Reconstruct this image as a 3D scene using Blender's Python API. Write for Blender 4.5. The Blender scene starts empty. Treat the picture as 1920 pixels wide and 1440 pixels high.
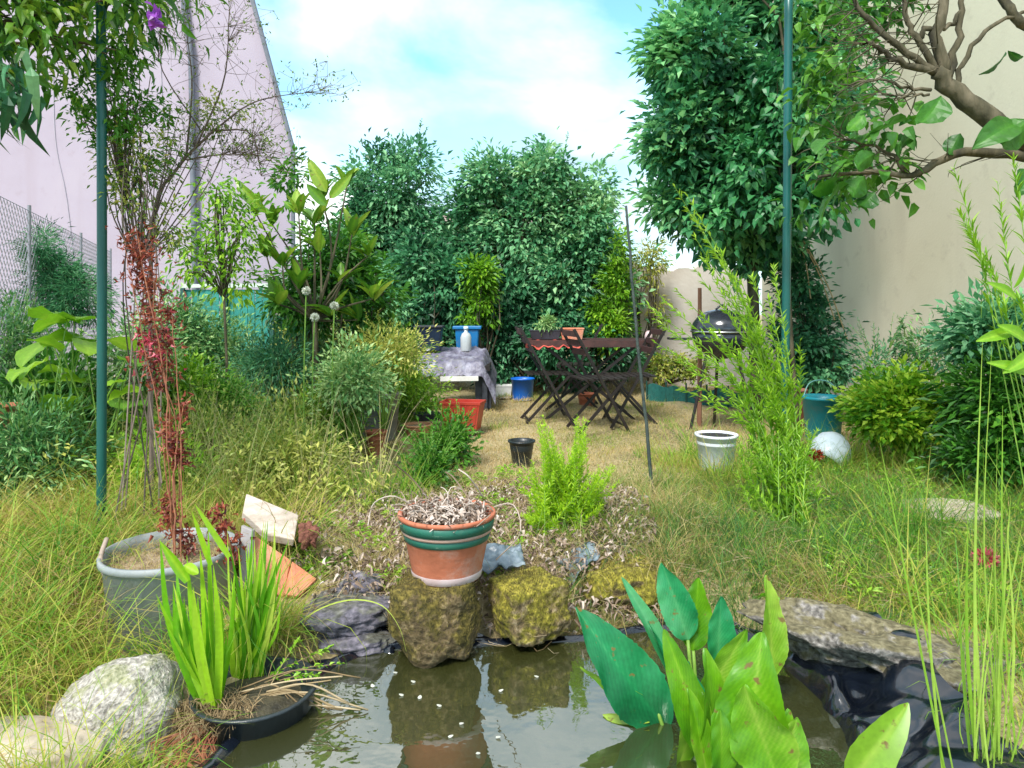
import bpy, math
import numpy as np
from mathutils import Vector, Matrix, noise as mnoise
R = math.radians
S = bpy.context.scene
COL = S.collection
rng = np.random.default_rng(7)

# ------------------------------------------------------------ camera, world, sun, exposure
CAMH, HZ, F = 1.07, 575.0, 1321.0
cd = bpy.data.cameras.new('camera'); cam = bpy.data.objects.new('camera', cd); COL.objects.link(cam)
cam.location = (0, 0, CAMH); cam.rotation_euler = (R(90), 0, 0)
cd.sensor_width = 36; cd.lens = F/1920*36; cd.shift_y = -(720-HZ)/1920
cd.clip_start = 0.05; cd.clip_end = 500
S.camera = cam
SUN_EL, SUN_ROT = 52, 205      # degrees; rotation measured like the sky texture (from +Y clockwise)
w = bpy.data.worlds.new('World'); S.world = w; w.use_nodes = True
wn = w.node_tree; wn.nodes.clear()
def nn(t, ty, **k):
    n = t.nodes.new(ty)
    for a, b in k.items():
        if a in n.inputs.keys(): n.inputs[a].default_value = b
        else: setattr(n, a, b)
    return n
wo = nn(wn, 'ShaderNodeOutputWorld'); wb = nn(wn, 'ShaderNodeBackground'); wb.inputs['Strength'].default_value = 0.15
sk = nn(wn, 'ShaderNodeTexSky'); sk.sky_type = 'NISHITA'; sk.sun_disc = False
sk.sun_elevation = R(SUN_EL); sk.sun_rotation = R(SUN_ROT); sk.air_density = 1.0; sk.dust_density = 0.6; sk.ozone_density = 2.0
tc = nn(wn, 'ShaderNodeTexCoord'); mp = nn(wn, 'ShaderNodeMapping')
mp.inputs['Scale'].default_value = (1.0, 1.0, 1.7); mp.inputs['Location'].default_value = (1.6, 0.4, 0.9)
nz = nn(wn, 'ShaderNodeTexNoise'); nz.inputs['Scale'].default_value = 2.3; nz.inputs['Detail'].default_value = 7; nz.inputs['Roughness'].default_value = 0.52; nz.inputs['Distortion'].default_value = 0.25
rp = nn(wn, 'ShaderNodeValToRGB'); rp.color_ramp.elements[0].position = 0.37; rp.color_ramp.elements[1].position = 0.58
mx = nn(wn, 'ShaderNodeMix'); mx.data_type = 'RGBA'
tint = nn(wn, 'ShaderNodeMix'); tint.data_type = 'RGBA'; tint.blend_type = 'MULTIPLY'; tint.inputs[0].default_value = 1.0
tint.inputs[7].default_value = (0.66, 0.93, 0.90, 1)
wn.links.new(tc.outputs['Generated'], mp.inputs['Vector']); wn.links.new(mp.outputs['Vector'], nz.inputs['Vector'])
sxyz = nn(wn, 'ShaderNodeSeparateXYZ'); wn.links.new(tc.outputs['Generated'], sxyz.inputs[0])
zr = nn(wn, 'ShaderNodeMapRange'); zr.inputs[1].default_value = .40; zr.inputs[2].default_value = .62; zr.inputs[4].default_value = .20; wn.links.new(sxyz.outputs['Z'], zr.inputs[0])
za = nn(wn, 'ShaderNodeMath'); za.operation = 'ADD'; wn.links.new(zr.outputs[0], za.inputs[0]); wn.links.new(nz.outputs['Fac'], za.inputs[1])
wn.links.new(za.outputs[0], rp.inputs['Fac']); wn.links.new(rp.outputs['Color'], mx.inputs[0])
wn.links.new(sk.outputs['Color'], tint.inputs[6]); wn.links.new(tint.outputs[2], mx.inputs[6])
n2 = nn(wn, 'ShaderNodeTexNoise'); n2.inputs['Scale'].default_value = 3.4; n2.inputs['Detail'].default_value = 6
r2 = nn(wn, 'ShaderNodeValToRGB'); r2.color_ramp.elements[0].position = 0.42; r2.color_ramp.elements[1].position = 0.62
r2.color_ramp.elements[0].color = (1.7, 2.3, 2.75, 1); r2.color_ramp.elements[1].color = (3.75, 3.9, 3.98, 1)
wn.links.new(mp.outputs['Vector'], n2.inputs['Vector']); wn.links.new(n2.outputs['Fac'], r2.inputs['Fac']); wn.links.new(r2.outputs['Color'], mx.inputs[7])
wn.links.new(mx.outputs[2], wb.inputs['Color']); wn.links.new(wb.outputs[0], wo.inputs['Surface'])
sl = bpy.data.lights.new('sun', 'SUN'); sl.energy = 1.9; sl.angle = R(15); sl.color = (1.0, 0.96, 0.90)
so = bpy.data.objects.new('sun', sl); COL.objects.link(so); so.location = (0, -5, 9)
sd = Vector((math.sin(R(SUN_ROT))*math.cos(R(SUN_EL)), math.cos(R(SUN_ROT))*math.cos(R(SUN_EL)), math.sin(R(SUN_EL))))
so.rotation_euler = sd.to_track_quat('Z', 'Y').to_euler()
S.view_settings.view_transform = 'Standard'; S.view_settings.look = 'None'
S.view_settings.exposure = 1.5; S.view_settings.gamma = 1
S.cycles.max_bounces = 6; S.cycles.diffuse_bounces = 3; S.cycles.glossy_bounces = 3; S.cycles.transmission_bounces = 4; S.cycles.caustics_reflective = False; S.cycles.caustics_refractive = False

def P(px, py, D):
    return np.array([(px-960)/F*D, D, CAMH+(HZ-py)/F*D])
def GX(px, D): return (px-960)/F*D
def GD(py, z=0.0): return (CAMH-z)*F/(py-HZ)

# ------------------------------------------------------------ materials
MATS = {}
def newmat(name):
    m = bpy.data.materials.new(name); m.use_nodes = True
    t = m.node_tree; t.nodes.clear(); MATS[name] = m
    o = nn(t, 'ShaderNodeOutputMaterial'); b = nn(t, 'ShaderNodeBsdfPrincipled')
    t.links.new(b.outputs[0], o.inputs[0]); return m, t, b, o
def ramp(t, cols, fac):
    r = nn(t, 'ShaderNodeValToRGB'); e = r.color_ramp.elements
    while len(e) < len(cols): e.new(0.5)
    for i, c in enumerate(cols):
        e[i].position = i/(len(cols)-1); e[i].color = (*c, 1)
    t.links.new(fac, r.inputs['Fac']); return r
def leafmat(name, cols, rough=0.45, tr=0.35, spec=0.5, vein=False):
    """foliage: colour runs along the per-leaf attribute 'tint'"""
    m, t, b, o = newmat(name)
    at = nn(t, 'ShaderNodeAttribute'); at.attribute_name = 'tint'
    r = ramp(t, cols, at.outputs['Fac'])
    src = r.outputs['Color']
    ns = nn(t, 'ShaderNodeTexNoise'); ns.inputs['Scale'].default_value = 60; ns.inputs['Detail'].default_value = 2
    tcc = nn(t, 'ShaderNodeTexCoord'); t.links.new(tcc.outputs['Object'], ns.inputs['Vector'])
    hs = nn(t, 'ShaderNodeHueSaturation'); mr = nn(t, 'ShaderNodeMapRange')
    mr.inputs[3].default_value = 0.75; mr.inputs[4].default_value = 1.25
    t.links.new(ns.outputs['Fac'], mr.inputs[0]); t.links.new(mr.outputs[0], hs.inputs['Value']); t.links.new(src, hs.inputs['Color'])
    src = hs.outputs['Color']
    if vein:
        sn = nn(t, 'ShaderNodeTexNoise'); sn.inputs['Scale'].default_value = 34; sn.inputs['Detail'].default_value = 5; t.links.new(tcc.outputs['Object'], sn.inputs['Vector'])
        sm_ = nn(t, 'ShaderNodeMapRange'); sm_.inputs[1].default_value = .64; sm_.inputs[2].default_value = .70; t.links.new(sn.outputs['Fac'], sm_.inputs[0])
        sx = nn(t, 'ShaderNodeMix'); sx.data_type = 'RGBA'; t.links.new(sm_.outputs[0], sx.inputs[0]); t.links.new(src, sx.inputs[6]); sx.inputs[7].default_value = (.22, .15, .04, 1); src = sx.outputs[2]
        bpn = nn(t, 'ShaderNodeBump'); bpn.inputs['Strength'].default_value = .5; bpn.inputs['Distance'].default_value = .003; t.links.new(at.outputs['Fac'], bpn.inputs['Height']); t.links.new(bpn.outputs[0], b.inputs['Normal'])
    t.links.new(src, b.inputs['Base Color']); b.inputs['Roughness'].default_value = rough
    b.inputs['Specular IOR Level'].default_value = spec
    tl = nn(t, 'ShaderNodeBsdfTranslucent'); t.links.new(src, tl.inputs['Color'])
    ms = nn(t, 'ShaderNodeMixShader'); ms.inputs[0].default_value = tr
    t.links.new(b.outputs[0], ms.inputs[1]); t.links.new(tl.outputs[0], ms.inputs[2]); t.links.new(ms.outputs[0], o.inputs[0])
    return m
def surf(name, cols, scale=8, rough=0.8, bump=0.3, bscale=None, metal=0.0, detail=6, spec=0.5, dist=0.01, stretch=(1,1,1), contrast=(0.3,0.7)):
    m, t, b, o = newmat(name)
    tcc = nn(t, 'ShaderNodeTexCoord'); mpp = nn(t, 'ShaderNodeMapping'); mpp.inputs['Scale'].default_value = stretch
    t.links.new(tcc.outputs['Object'], mpp.inputs['Vector'])
    ns = nn(t, 'ShaderNodeTexNoise'); ns.inputs['Scale'].default_value = scale; ns.inputs['Detail'].default_value = detail; ns.inputs['Roughness'].default_value = 0.6
    t.links.new(mpp.outputs[0], ns.inputs['Vector'])
    mr = nn(t, 'ShaderNodeMapRange'); mr.inputs[1].default_value = contrast[0]; mr.inputs[2].default_value = contrast[1]
    t.links.new(ns.outputs['Fac'], mr.inputs[0])
    r = ramp(t, cols, mr.outputs[0]); t.links.new(r.outputs['Color'], b.inputs['Base Color'])
    b.inputs['Roughness'].default_value = rough; b.inputs['Metallic'].default_value = metal; b.inputs['Specular IOR Level'].default_value = spec
    if bump:
        n2 = nn(t, 'ShaderNodeTexNoise'); n2.inputs['Scale'].default_value = bscale or scale*4; n2.inputs['Detail'].default_value = 5
        t.links.new(mpp.outputs[0], n2.inputs['Vector'])
        bp = nn(t, 'ShaderNodeBump'); bp.inputs['Strength'].default_value = bump; bp.inputs['Distance'].default_value = dist
        t.links.new(n2.outputs['Fac'], bp.inputs['Height']); t.links.new(bp.outputs[0], b.inputs['Normal'])
    return m

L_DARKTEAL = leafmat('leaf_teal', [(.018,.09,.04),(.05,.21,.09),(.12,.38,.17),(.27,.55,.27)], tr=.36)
L_MIDTREE = leafmat('leaf_midtree', [(.025,.13,.05),(.09,.32,.14),(.24,.52,.24),(.45,.70,.34)], tr=.3)
L_FRESH = leafmat('leaf_fresh', [(.06,.19,.01),(.20,.44,.02),(.46,.70,.06)], tr=.4)
L_LIME = leafmat('leaf_lime', [(.18,.34,.01),(.42,.68,.015),(.68,.86,.07)], tr=.45)
L_GREEN = leafmat('leaf_green', [(.02,.10,.012),(.07,.25,.02),(.18,.42,.04)], tr=.35)
L_VINE = leafmat('leaf_vine', [(.01,.08,.03),(.03,.19,.06),(.10,.36,.10)], tr=.3)
L_YEL = leafmat('leaf_yellow', [(.05,.20,.01),(.20,.46,.02),(.60,.74,.06)], tr=.4)
L_FRESH2 = leafmat('leaf_bough', [(.02,.10,.01),(.10,.28,.015),(.34,.50,.05)], tr=.4)
L_TREER = leafmat('leaf_righttree', [(.018,.10,.045),(.05,.24,.10),(.13,.43,.17),(.28,.60,.24)], tr=.36)
L_OLIVE = leafmat('leaf_olive', [(.05,.12,.015),(.22,.34,.03),(.58,.58,.14)], tr=.3)
L_GREY = leafmat('leaf_greygreen', [(.03,.13,.04),(.13,.34,.10),(.46,.62,.24)], tr=.25)
L_BIG = leafmat('leaf_big', [(.04,.15,.02),(.14,.32,.02),(.38,.50,.06)], rough=.35, tr=.3, vein=True)
L_RED = leafmat('leaf_red', [(.09,.014,.012),(.24,.045,.028),(.40,.11,.055)], tr=.2)
L_HOT = leafmat('leaf_hot', [(.40,.02,.06),(.6,.06,.12),(.75,.2,.25)], tr=.2)
L_TWIG = leafmat('twig', [(.05,.04,.03),(.14,.10,.08),(.26,.20,.17)], tr=.0, rough=.8)
L_STRAW = leafmat('straw', [(.20,.13,.06),(.42,.31,.16),(.62,.50,.32)], tr=.2, rough=.7)
L_PALE = leafmat('dead_leaf', [(.12,.08,.05),(.32,.23,.17),(.50,.41,.34),(.66,.57,.51)], tr=.1, rough=.8)
G_TALL = leafmat('grass_tall', [(.50,.36,.14),(.50,.48,.08),(.26,.45,.03),(.09,.28,.02)], tr=.35, rough=.6)
G_SEED = leafmat('grass_seed', [(.60,.50,.26),(.44,.52,.14),(.18,.40,.06)], tr=.35, rough=.7)
G_DRY = leafmat('grass_dry', [(.55,.42,.22),(.50,.40,.16),(.34,.34,.09),(.16,.27,.05)], tr=.3, rough=.7)
G_HUM = leafmat('grass_fine', [(.48,.34,.12),(.26,.30,.05),(.09,.26,.04),(.03,.13,.02)], tr=.3, rough=.6)
L_IRIS = leafmat('iris', [(.05,.20,.01),(.16,.46,.01),(.40,.66,.03),(.58,.64,.14)], tr=.45, rough=.35)
L_REED = leafmat('reed_leaf', [(.10,.24,.03),(.22,.42,.03),(.40,.56,.09)], tr=.35)
L_WHITE = leafmat('petal_white', [(.6,.62,.5),(.8,.82,.75)], tr=.3)
L_MAROON = leafmat('petal_maroon', [(.18,.02,.01),(.38,.06,.02)], tr=.2)
L_PURPLE = leafmat('petal_purple', [(.20,.03,.35),(.35,.08,.5)], tr=.3)
BARK = surf('bark', [(.02,.018,.010),(.075,.065,.035),(.17,.14,.09)], 14, .9, .8, 40, dist=.01, stretch=(1,1,.3))
BARKDK = surf('bark_dark', [(.02,.015,.012),(.07,.05,.04)], 20, .9, .6)
STEMG = surf('stem_green', [(.08,.20,.02),(.25,.42,.06)], 20, .6, .0)
STEMR = surf('stem_red', [(.14,.04,.02),(.34,.13,.06)], 30, .7, .0)

# ------------------------------------------------------------ mesh builder
class MB:
    def __init__(s): s.v=[]; s.t=[]; s.f=[]; s.n=0
    def add(s, v, f, tint=0.5, mat=0):
        v = np.asarray(v, float).reshape(-1,3); fl = f if isinstance(f, list) else [f]
        for a in fl:
            a = np.asarray(a, int)
            if a.size: s.f.append((a+s.n, mat))
        s.v.append(v); s.t.append(np.broadcast_to(np.asarray(tint, float), (len(v),)).copy()); s.n += len(v)
    def build(s, name, mats, parent=None, smooth=False, world=False):
        me = bpy.data.meshes.new(name); V = np.concatenate(s.v)
        o = bpy.data.objects.new(name, me); COL.objects.link(o)
        if parent is not None and not world:
            o.parent = parent
            V = V - ABS[parent.name]
        nl = sum(a.size for a, _ in s.f); nf = sum(len(a) for a, _ in s.f)
        me.vertices.add(len(V)); me.vertices.foreach_set('co', V.astype(np.float32).ravel())
        me.loops.add(nl); me.loops.foreach_set('vertex_index', np.concatenate([a.ravel() for a,_ in s.f]).astype(np.int32))
        tot = np.concatenate([np.full(len(a), a.shape[1]) for a,_ in s.f]); st = np.concatenate([[0], np.cumsum(tot)[:-1]])
        me.polygons.add(nf); me.polygons.foreach_set('loop_start', st.astype(np.int32))
        me.polygons.foreach_set('material_index', np.concatenate([np.full(len(a), m) for a,m in s.f]).astype(np.int32))
        me.polygons.foreach_set('use_smooth', np.full(nf, bool(smooth)))
        at = me.attributes.new('tint', 'FLOAT', 'POINT'); at.data.foreach_set('value', np.clip(np.concatenate(s.t),0,1).astype(np.float32))
        for m in (mats if isinstance(mats, (list, tuple)) else [mats]): me.materials.append(m)
        me.update(calc_edges=True); me.validate()
        ABS[o.name] = np.zeros(3) if parent is None else ABS[parent.name]
        return o
ABS = {}
def tag(o, label=None, cat=None, group=None, kind=None):
    if label: o['label'] = label
    if cat: o['category'] = cat
    if group: o['group'] = group
    if kind: o['kind'] = kind
    return o
def empty(name, loc, label, cat, group=None):
    o = bpy.data.objects.new(name, None); COL.objects.link(o); o.location = tuple(loc); o.empty_display_size = .1
    ABS[o.name] = np.array(loc, float)
    return tag(o, label, cat, group)
def copy_tree(o, loc, rz, label):
    c = o.copy(); COL.objects.link(c); c.location = loc; c.rotation_euler = (0,0,rz); c['label'] = label
    for ch in list(o.children):
        d = ch.copy(); COL.objects.link(d); d.parent = c
        for g in list(ch.children):
            e = g.copy(); COL.objects.link(e); e.parent = d
    return c
def unit(a):
    a = np.asarray(a, float); return a/np.maximum(np.linalg.norm(a, axis=-1, keepdims=True), 1e-9)
def bez(p, n=10):
    """smooth curve through control points (Catmull-Rom)"""
    p = np.asarray(p, float)
    if len(p) == 2: return p[0]+(p[1]-p[0])*np.linspace(0,1,n)[:,None]
    q = np.vstack([2*p[0]-p[1], p, 2*p[-1]-p[-2]]); out = []
    u = np.linspace(0, len(p)-1, n)
    for x in u:
        i = min(int(x), len(p)-2); t = x-i; a,b,c,d = q[i],q[i+1],q[i+2],q[i+3]
        out.append(.5*((2*b)+(-a+c)*t+(2*a-5*b+4*c-d)*t*t+(-a+3*b-3*c+d)*t**3))
    return np.array(out)
def tube(mb, pts, r, sides=6, tint=.5, mat=0, cap=True):
    pts = np.asarray(pts, float); n = len(pts); r = np.broadcast_to(np.asarray(r, float), (n,))
    T = unit(np.gradient(pts, axis=0)); ref = np.array([.31,.27,.91]) if abs(T[:,2]).mean() < .8 else np.array([.9,.35,.1])
    A = unit(np.cross(T, ref)); B = np.cross(T, A)
    th = np.arange(sides)/sides*2*math.pi
    V = pts[:,None,:]+r[:,None,None]*(np.cos(th)[None,:,None]*A[:,None,:]+np.sin(th)[None,:,None]*B[:,None,:])
    i = np.arange(n-1)[:,None]*sides; j = np.arange(sides)[None,:]; j2 = (j+1)%sides
    q = np.stack([i+j, i+j2, i+sides+j2, i+sides+j], -1).reshape(-1,4)
    f = [q]
    if cap: f += [np.arange(sides)[None,::-1], (np.arange(sides)+(n-1)*sides)[None,:]]
    mb.add(V.reshape(-1,3), f, tint, mat)
def tubes(mb, A, B, r, sides=3, bend=None, tint=.5, mat=0, n=2, r2=None):
    """many straight or bent thin tubes at once"""
    A=np.asarray(A,float); B=np.asarray(B,float); N=len(A); T=unit(B-A)
    ref=np.where(np.abs(T[:,2:3])>.9, np.array([[1.,0,0]]), np.array([[0,0,1.]])); X=unit(np.cross(T,ref)); Y=np.cross(T,X)
    r=np.broadcast_to(np.asarray(r,float),(N,)); re=r if r2 is None else np.broadcast_to(np.asarray(r2,float),(N,))
    th=np.arange(sides)/sides*2*math.pi; V=[]
    for k in range(n):
        t=k/(n-1); c=A+(B-A)*t
        if bend is not None: c=c+bend*(4*t*(1-t))
        rr=(r+(re-r)*t)[:,None,None]
        V.append(c[:,None,:]+rr*(np.cos(th)[None,:,None]*X[:,None,:]+np.sin(th)[None,:,None]*Y[:,None,:]))
    V=np.stack(V,1)  # N,n,sides,3
    base=(np.arange(N)*n*sides)[:,None,None]; i=(np.arange(n-1)*sides)[None,:,None]; j=np.arange(sides)[None,None,:]; j2=(j+1)%sides
    q=np.stack([base+i+j,base+i+j2,base+i+sides+j2,base+i+sides+j],-1).reshape(-1,4)
    mb.add(V.reshape(-1,3), q, np.repeat(np.broadcast_to(np.asarray(tint,float),(N,)), n*sides), mat)
def lathe(mb, prof, c=(0,0,0), seg=32, tint=.5, mat=0, sx=1, sy=1, wob=0):
    prof=np.asarray(prof,float); th=np.arange(seg)/seg*2*math.pi
    w_=1+wob*np.sin(th*3+1)+wob*.6*np.sin(th*5)
    V=np.stack([prof[:,0,None]*np.cos(th)*sx*w_, prof[:,0,None]*np.sin(th)*sy*w_, np.broadcast_to(prof[:,1,None],(len(prof),seg))],-1)+np.asarray(c,float)
    i=np.arange(len(prof)-1)[:,None]*seg; j=np.arange(seg)[None,:]; j2=(j+1)%seg
    mb.add(V.reshape(-1,3), np.stack([i+j,i+j2,i+seg+j2,i+seg+j],-1).reshape(-1,4), tint, mat)
BOXF=np.array([[0,1,3,2],[4,6,7,5],[0,4,5,1],[2,3,7,6],[0,2,6,4],[1,5,7,3]])
def box(mb, c, s, rot=None, tint=.5, mat=0, taper=1.0):
    v=np.array([[x,y,z] for x in(-.5,.5) for y in(-.5,.5) for z in(-.5,.5)])*np.asarray(s,float)
    m=v[:,2]<0; v[m,:2]*=taper
    if rot is not None: v=v@np.array(Matrix.Rotation(rot[1],3,rot[0])).T
    mb.add(v+np.asarray(c,float), BOXF, tint, mat)
def bar(mb, a, b, wx, wy, tint=.5, mat=0):
    """rectangular bar from a to b"""
    a=np.asarray(a,float); b=np.asarray(b,float); T=unit(b-a); ref=np.array([0,1.,0]) if abs(T[1])<.9 else np.array([0,0,1.])
    X=unit(np.cross(T,ref)); Y=np.cross(T,X); v=[]
    for sx in(-.5,.5):
        for sy in(-.5,.5):
            for e in(a,b): v.append(e+X*sx*wx+Y*sy*wy)
    mb.add(v, BOXF, tint, mat)
def bevel(o, wd=.004, seg=2):
    m=o.modifiers.new('bevel','BEVEL'); m.width=wd; m.segments=seg; m.limit_method='ANGLE'; return o

# foliage primitives ---------------------------------------------------------
def leaves(mb, Pp, D, N, L, W, tint, fold=.35, droop=.15, q=0, mat=0):
    Pp=np.asarray(Pp,float); n=len(Pp)
    if n==0: return
    D=unit(D); N=np.asarray(N,float); Sd=unit(np.cross(D,N)); N=np.cross(Sd,D)
    L=np.broadcast_to(np.asarray(L,float),(n,))[:,None]; W=np.broadcast_to(np.asarray(W,float),(n,))[:,None]
    tint=np.broadcast_to(np.asarray(tint,float),(n,))
    if q==0:
        V=np.stack([Pp, Pp+D*.45*L+Sd*W/2+N*fold*W/2, Pp+D*L-N*droop*L, Pp+D*.45*L-Sd*W/2+N*fold*W/2],1)
        b=(np.arange(n)*4)[:,None]; f=np.concatenate([b+[0,2,1], b+[0,3,2]],0)
        mb.add(V.reshape(-1,3), f, np.repeat(tint,4), mat); return
    m1=Pp+D*.33*L+N*.02*L; m2=Pp+D*.7*L-N*droop*.4*L; T=Pp+D*L-N*droop*L
    V=np.stack([Pp, m1+Sd*W*.5+N*fold*W/2, m1, m1-Sd*W*.5+N*fold*W/2, m2+Sd*W*.36+N*fold*W*.36, m2, m2-Sd*W*.36+N*fold*W*.36, T],1)
    b=(np.arange(n)*8)[:,None]
    tr=np.concatenate([b+[0,2,1],b+[0,3,2],b+[4,5,7],b+[5,6,7]],0); qd=np.concatenate([b+[1,2,5,4],b+[2,3,6,5]],0)
    mb.add(V.reshape(-1,3), [tr,qd], np.repeat(tint,8), mat)
def rdir(n): return unit(rng.normal(size=(n,3)))
def blades(mb, B, az, H, lean, W, tint, k=3, curl=1.0, mat=0, yaw=None):
    """tapering grass blades: base B, lean azimuth az, length H, lean 0..1+"""
    B=np.asarray(B,float); n=len(B); H=np.broadcast_to(np.asarray(H,float),(n,)); lean=np.broadcast_to(np.asarray(lean,float),(n,))
    W=np.broadcast_to(np.asarray(W,float),(n,)); tint=np.broadcast_to(np.asarray(tint,float),(n,))
    d=np.stack([np.cos(az),np.sin(az),0*az],-1)
    ya=rng.uniform(0,math.pi*2,n) if yaw is None else yaw
    s=np.stack([np.cos(ya),np.sin(ya),0*ya],-1)
    c=B.copy(); V=[]; ang=lean*.35
    for i in range(k+1):
        t=i/k; wd=(W*(1-t)**.7*.5)[:,None]
        if i==k: V.append(c[:,None,:])
        else: V.append(np.stack([c-s*wd, c+s*wd],1))
        st=(H/k)[:,None]; c=c+(d*np.sin(ang)[:,None]+np.array([0,0,1.])*np.cos(ang)[:,None])*st
        ang=ang+lean*curl*1.6/k
    V=np.concatenate(V,1); m=2*k+1; b=(np.arange(n)*m)[:,None]
    f=[np.concatenate([b+[2*i,2*i+1,2*i+3,2*i+2] for i in range(k-1)],0)] if k>1 else []
    f.append(b+[2*k-2,2*k-1,2*k])
    tt=np.repeat(tint,m)
    mb.add(V.reshape(-1,3), f, tt, mat)
def crown(mb, blobs, ncl, per, cr, L, W, t0=.5, tv=.25, up=.2, q=0, droop=.2, shell=.55, mat=0, out=.8, lobes=None):
    """leaf clumps spread through a union of ellipsoids; returns clump centres"""
    bl=np.array(blobs,float); vol=bl[:,3]*bl[:,5]*np.sqrt(bl[:,4]); idx=rng.choice(len(bl),ncl,p=vol/vol.sum())
    dr=rdir(ncl); rr=rng.uniform(shell,1,ncl)**1.0*np.where(rng.random(ncl)<.3, rng.uniform(.2,1,ncl),1)
    C=bl[idx,:3]+dr*rr[:,None]*bl[idx,3:6]
    ct=t0+rng.normal(0,tv,ncl)
    n=ncl*per; ci=np.repeat(np.arange(ncl),per); g=rng.normal(size=(n,3)); g*= (cr*rng.uniform(.6,1.3,ncl))[ci][:,None]*np.array([1,1,.8])
    pos=C[ci]+g
    D=unit(g)*.7+dr[ci]*out+rdir(n)*.7+np.array([0,0,-droop])
    N=rdir(n)*.6+np.array([0,-.15,1.0])+dr[ci]*.4
    sc=rng.uniform(.65,1.25,n)
    leaves(mb,pos,D,N,L*sc,W*sc,ct[ci]+rng.normal(0,.12,n),droop=droop,q=q,mat=mat)
    return C
def limbs(mb, start, targets, r0, r1, n=6, sides=4, sag=.1, tint=.5):
    for T in targets:
        a=np.asarray(start,float); m=(a+T)/2+rng.normal(0,.08,3)*np.linalg.norm(T-a)+np.array([0,0,sag*np.linalg.norm(T-a)])
        p=bez([a,m,T],n); tube(mb,p,np.linspace(r0,r1,n),sides,tint,cap=False)
def blobpx(lst):
    """(px,py,rx_px,ry_px,D,depth_radius) -> world ellipsoids"""
    out=[]
    for px,py,rx,ry,D,dr in lst:
        c=P(px,py,D); out.append([*c, rx/F*D, dr, ry/F*D])
    return out
def plant(name, label, cat, base, blobs, ncl, per, cr, L, W, mat, shoots=0, sl=.25, bark=BARK, r0=.03, top=None, nl=14, stem='stem', foli='foliage', group=None, r1=.004, **k):
    root=empty(name, base, label, cat, group); mb=MB(); C=crown(mb,blobs,ncl,per,cr,L,W,**k); tb=MB()
    if shoots:
        bl=np.array(blobs,float); ctr=(bl[:,:3]*bl[:,3:4]).sum(0)/bl[:,3].sum()
        for _ in range(shoots):
            c=C[rng.integers(len(C))]; d=unit(unit(c-ctr)*.8+np.array([0,0,.9])+rng.normal(0,.35,3)); T=c+d*sl*rng.uniform(.6,1.5)
            sprigs(mb,tb,c,[T],int(rng.integers(12,26)),L,W,r=.003,t0=k.get('t0',.5)+.15,start=.1,spread=.01,q=k.get('q',0))
    mb.build(foli,mat,root); b=np.asarray(base,float)
    tp=np.asarray(top,float) if top is not None else b+np.array([0,0,.1])
    if top is not None: tube(tb, bez([b,(b+tp)/2+rng.normal(0,.03,3),tp],7), np.linspace(r0,r0*.7,7), 8)
    sel=C[rng.choice(len(C),min(nl,len(C)),replace=False)]
    limbs(tb,tp,sel,r0*.5,r1); tb.build(stem,bark,root,smooth=True)
    return root
def sprigs(mb, sb, base, tips, nleaf, L, W, r=.003, t0=.5, tv=.15, ang=.6, start=.15, bend=.15, mid=None, taper=.6, q=0, droop=.2, rand=.35, spread=.02):
    """stems with leaves set along them"""
    for T in tips:
        a=np.asarray(base,float)+np.append(rng.normal(0,spread,2),0); T=np.asarray(T,float); ln=np.linalg.norm(T-a)
        m=(a+T)/2+rng.normal(0,.5,3)*bend*ln*.3+np.array([0,0,bend*ln*.5]) if mid is None else np.asarray(mid,float)
        p=bez([a,m,T],9); tube(sb,p,np.linspace(r,r*.3,9),4,rng.random(),cap=False)
        k=nleaf; t=rng.uniform(start,1,k)**.85; u=t*8; i=np.minimum(u.astype(int),7); fr=(u-i)[:,None]
        pos=p[i]*(1-fr)+p[i+1]*fr; tg=unit(p[i+1]-p[i]); o=unit(np.cross(tg,rdir(k)))
        D=tg*math.cos(ang)+o*math.sin(ang)+rdir(k)*rand*.5
        sc=(1-taper*t)*rng.uniform(.7,1.2,k)
        leaves(mb,pos,D,np.cross(o,tg)*.1+o*-.3+np.array([0,0,1.]),L*sc,W*sc,t0+rng.normal(0,tv,k)+.2*(t-.5),q=q,droop=droop)

# ------------------------------------------------------------ ground
POND=np.array([(-.85,1.2),(-.74,1.75),(-.68,2.0),(-.56,2.25),(-.4,2.36),(-.1,2.39),(.24,2.42),(.55,2.5),(.85,2.4),(.92,2.05),(.88,1.75),(.9,1.2),(.6,.7),(-.4,.7)])
WZ=-.08
def sdist(x,y):
    """signed distance to the pond edge: negative inside"""
    x=np.asarray(x,float); y=np.asarray(y,float); d=np.full(x.shape,1e9); ins=np.zeros(x.shape,bool); n=len(POND)
    for i in range(n):
        a=POND[i]; b=POND[(i+1)%n]; e=b-a; t=np.clip(((x-a[0])*e[0]+(y-a[1])*e[1])/(e@e),0,1)
        d=np.minimum(d,np.hypot(x-a[0]-t*e[0],y-a[1]-t*e[1]))
        c=((a[1]>y)!=(b[1]>y)); xx=(b[0]-a[0])*(y-a[1])/(b[1]-a[1]+1e-12)+a[0]; ins^=c&(x<xx)
    return np.where(ins,-d,d)
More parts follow.
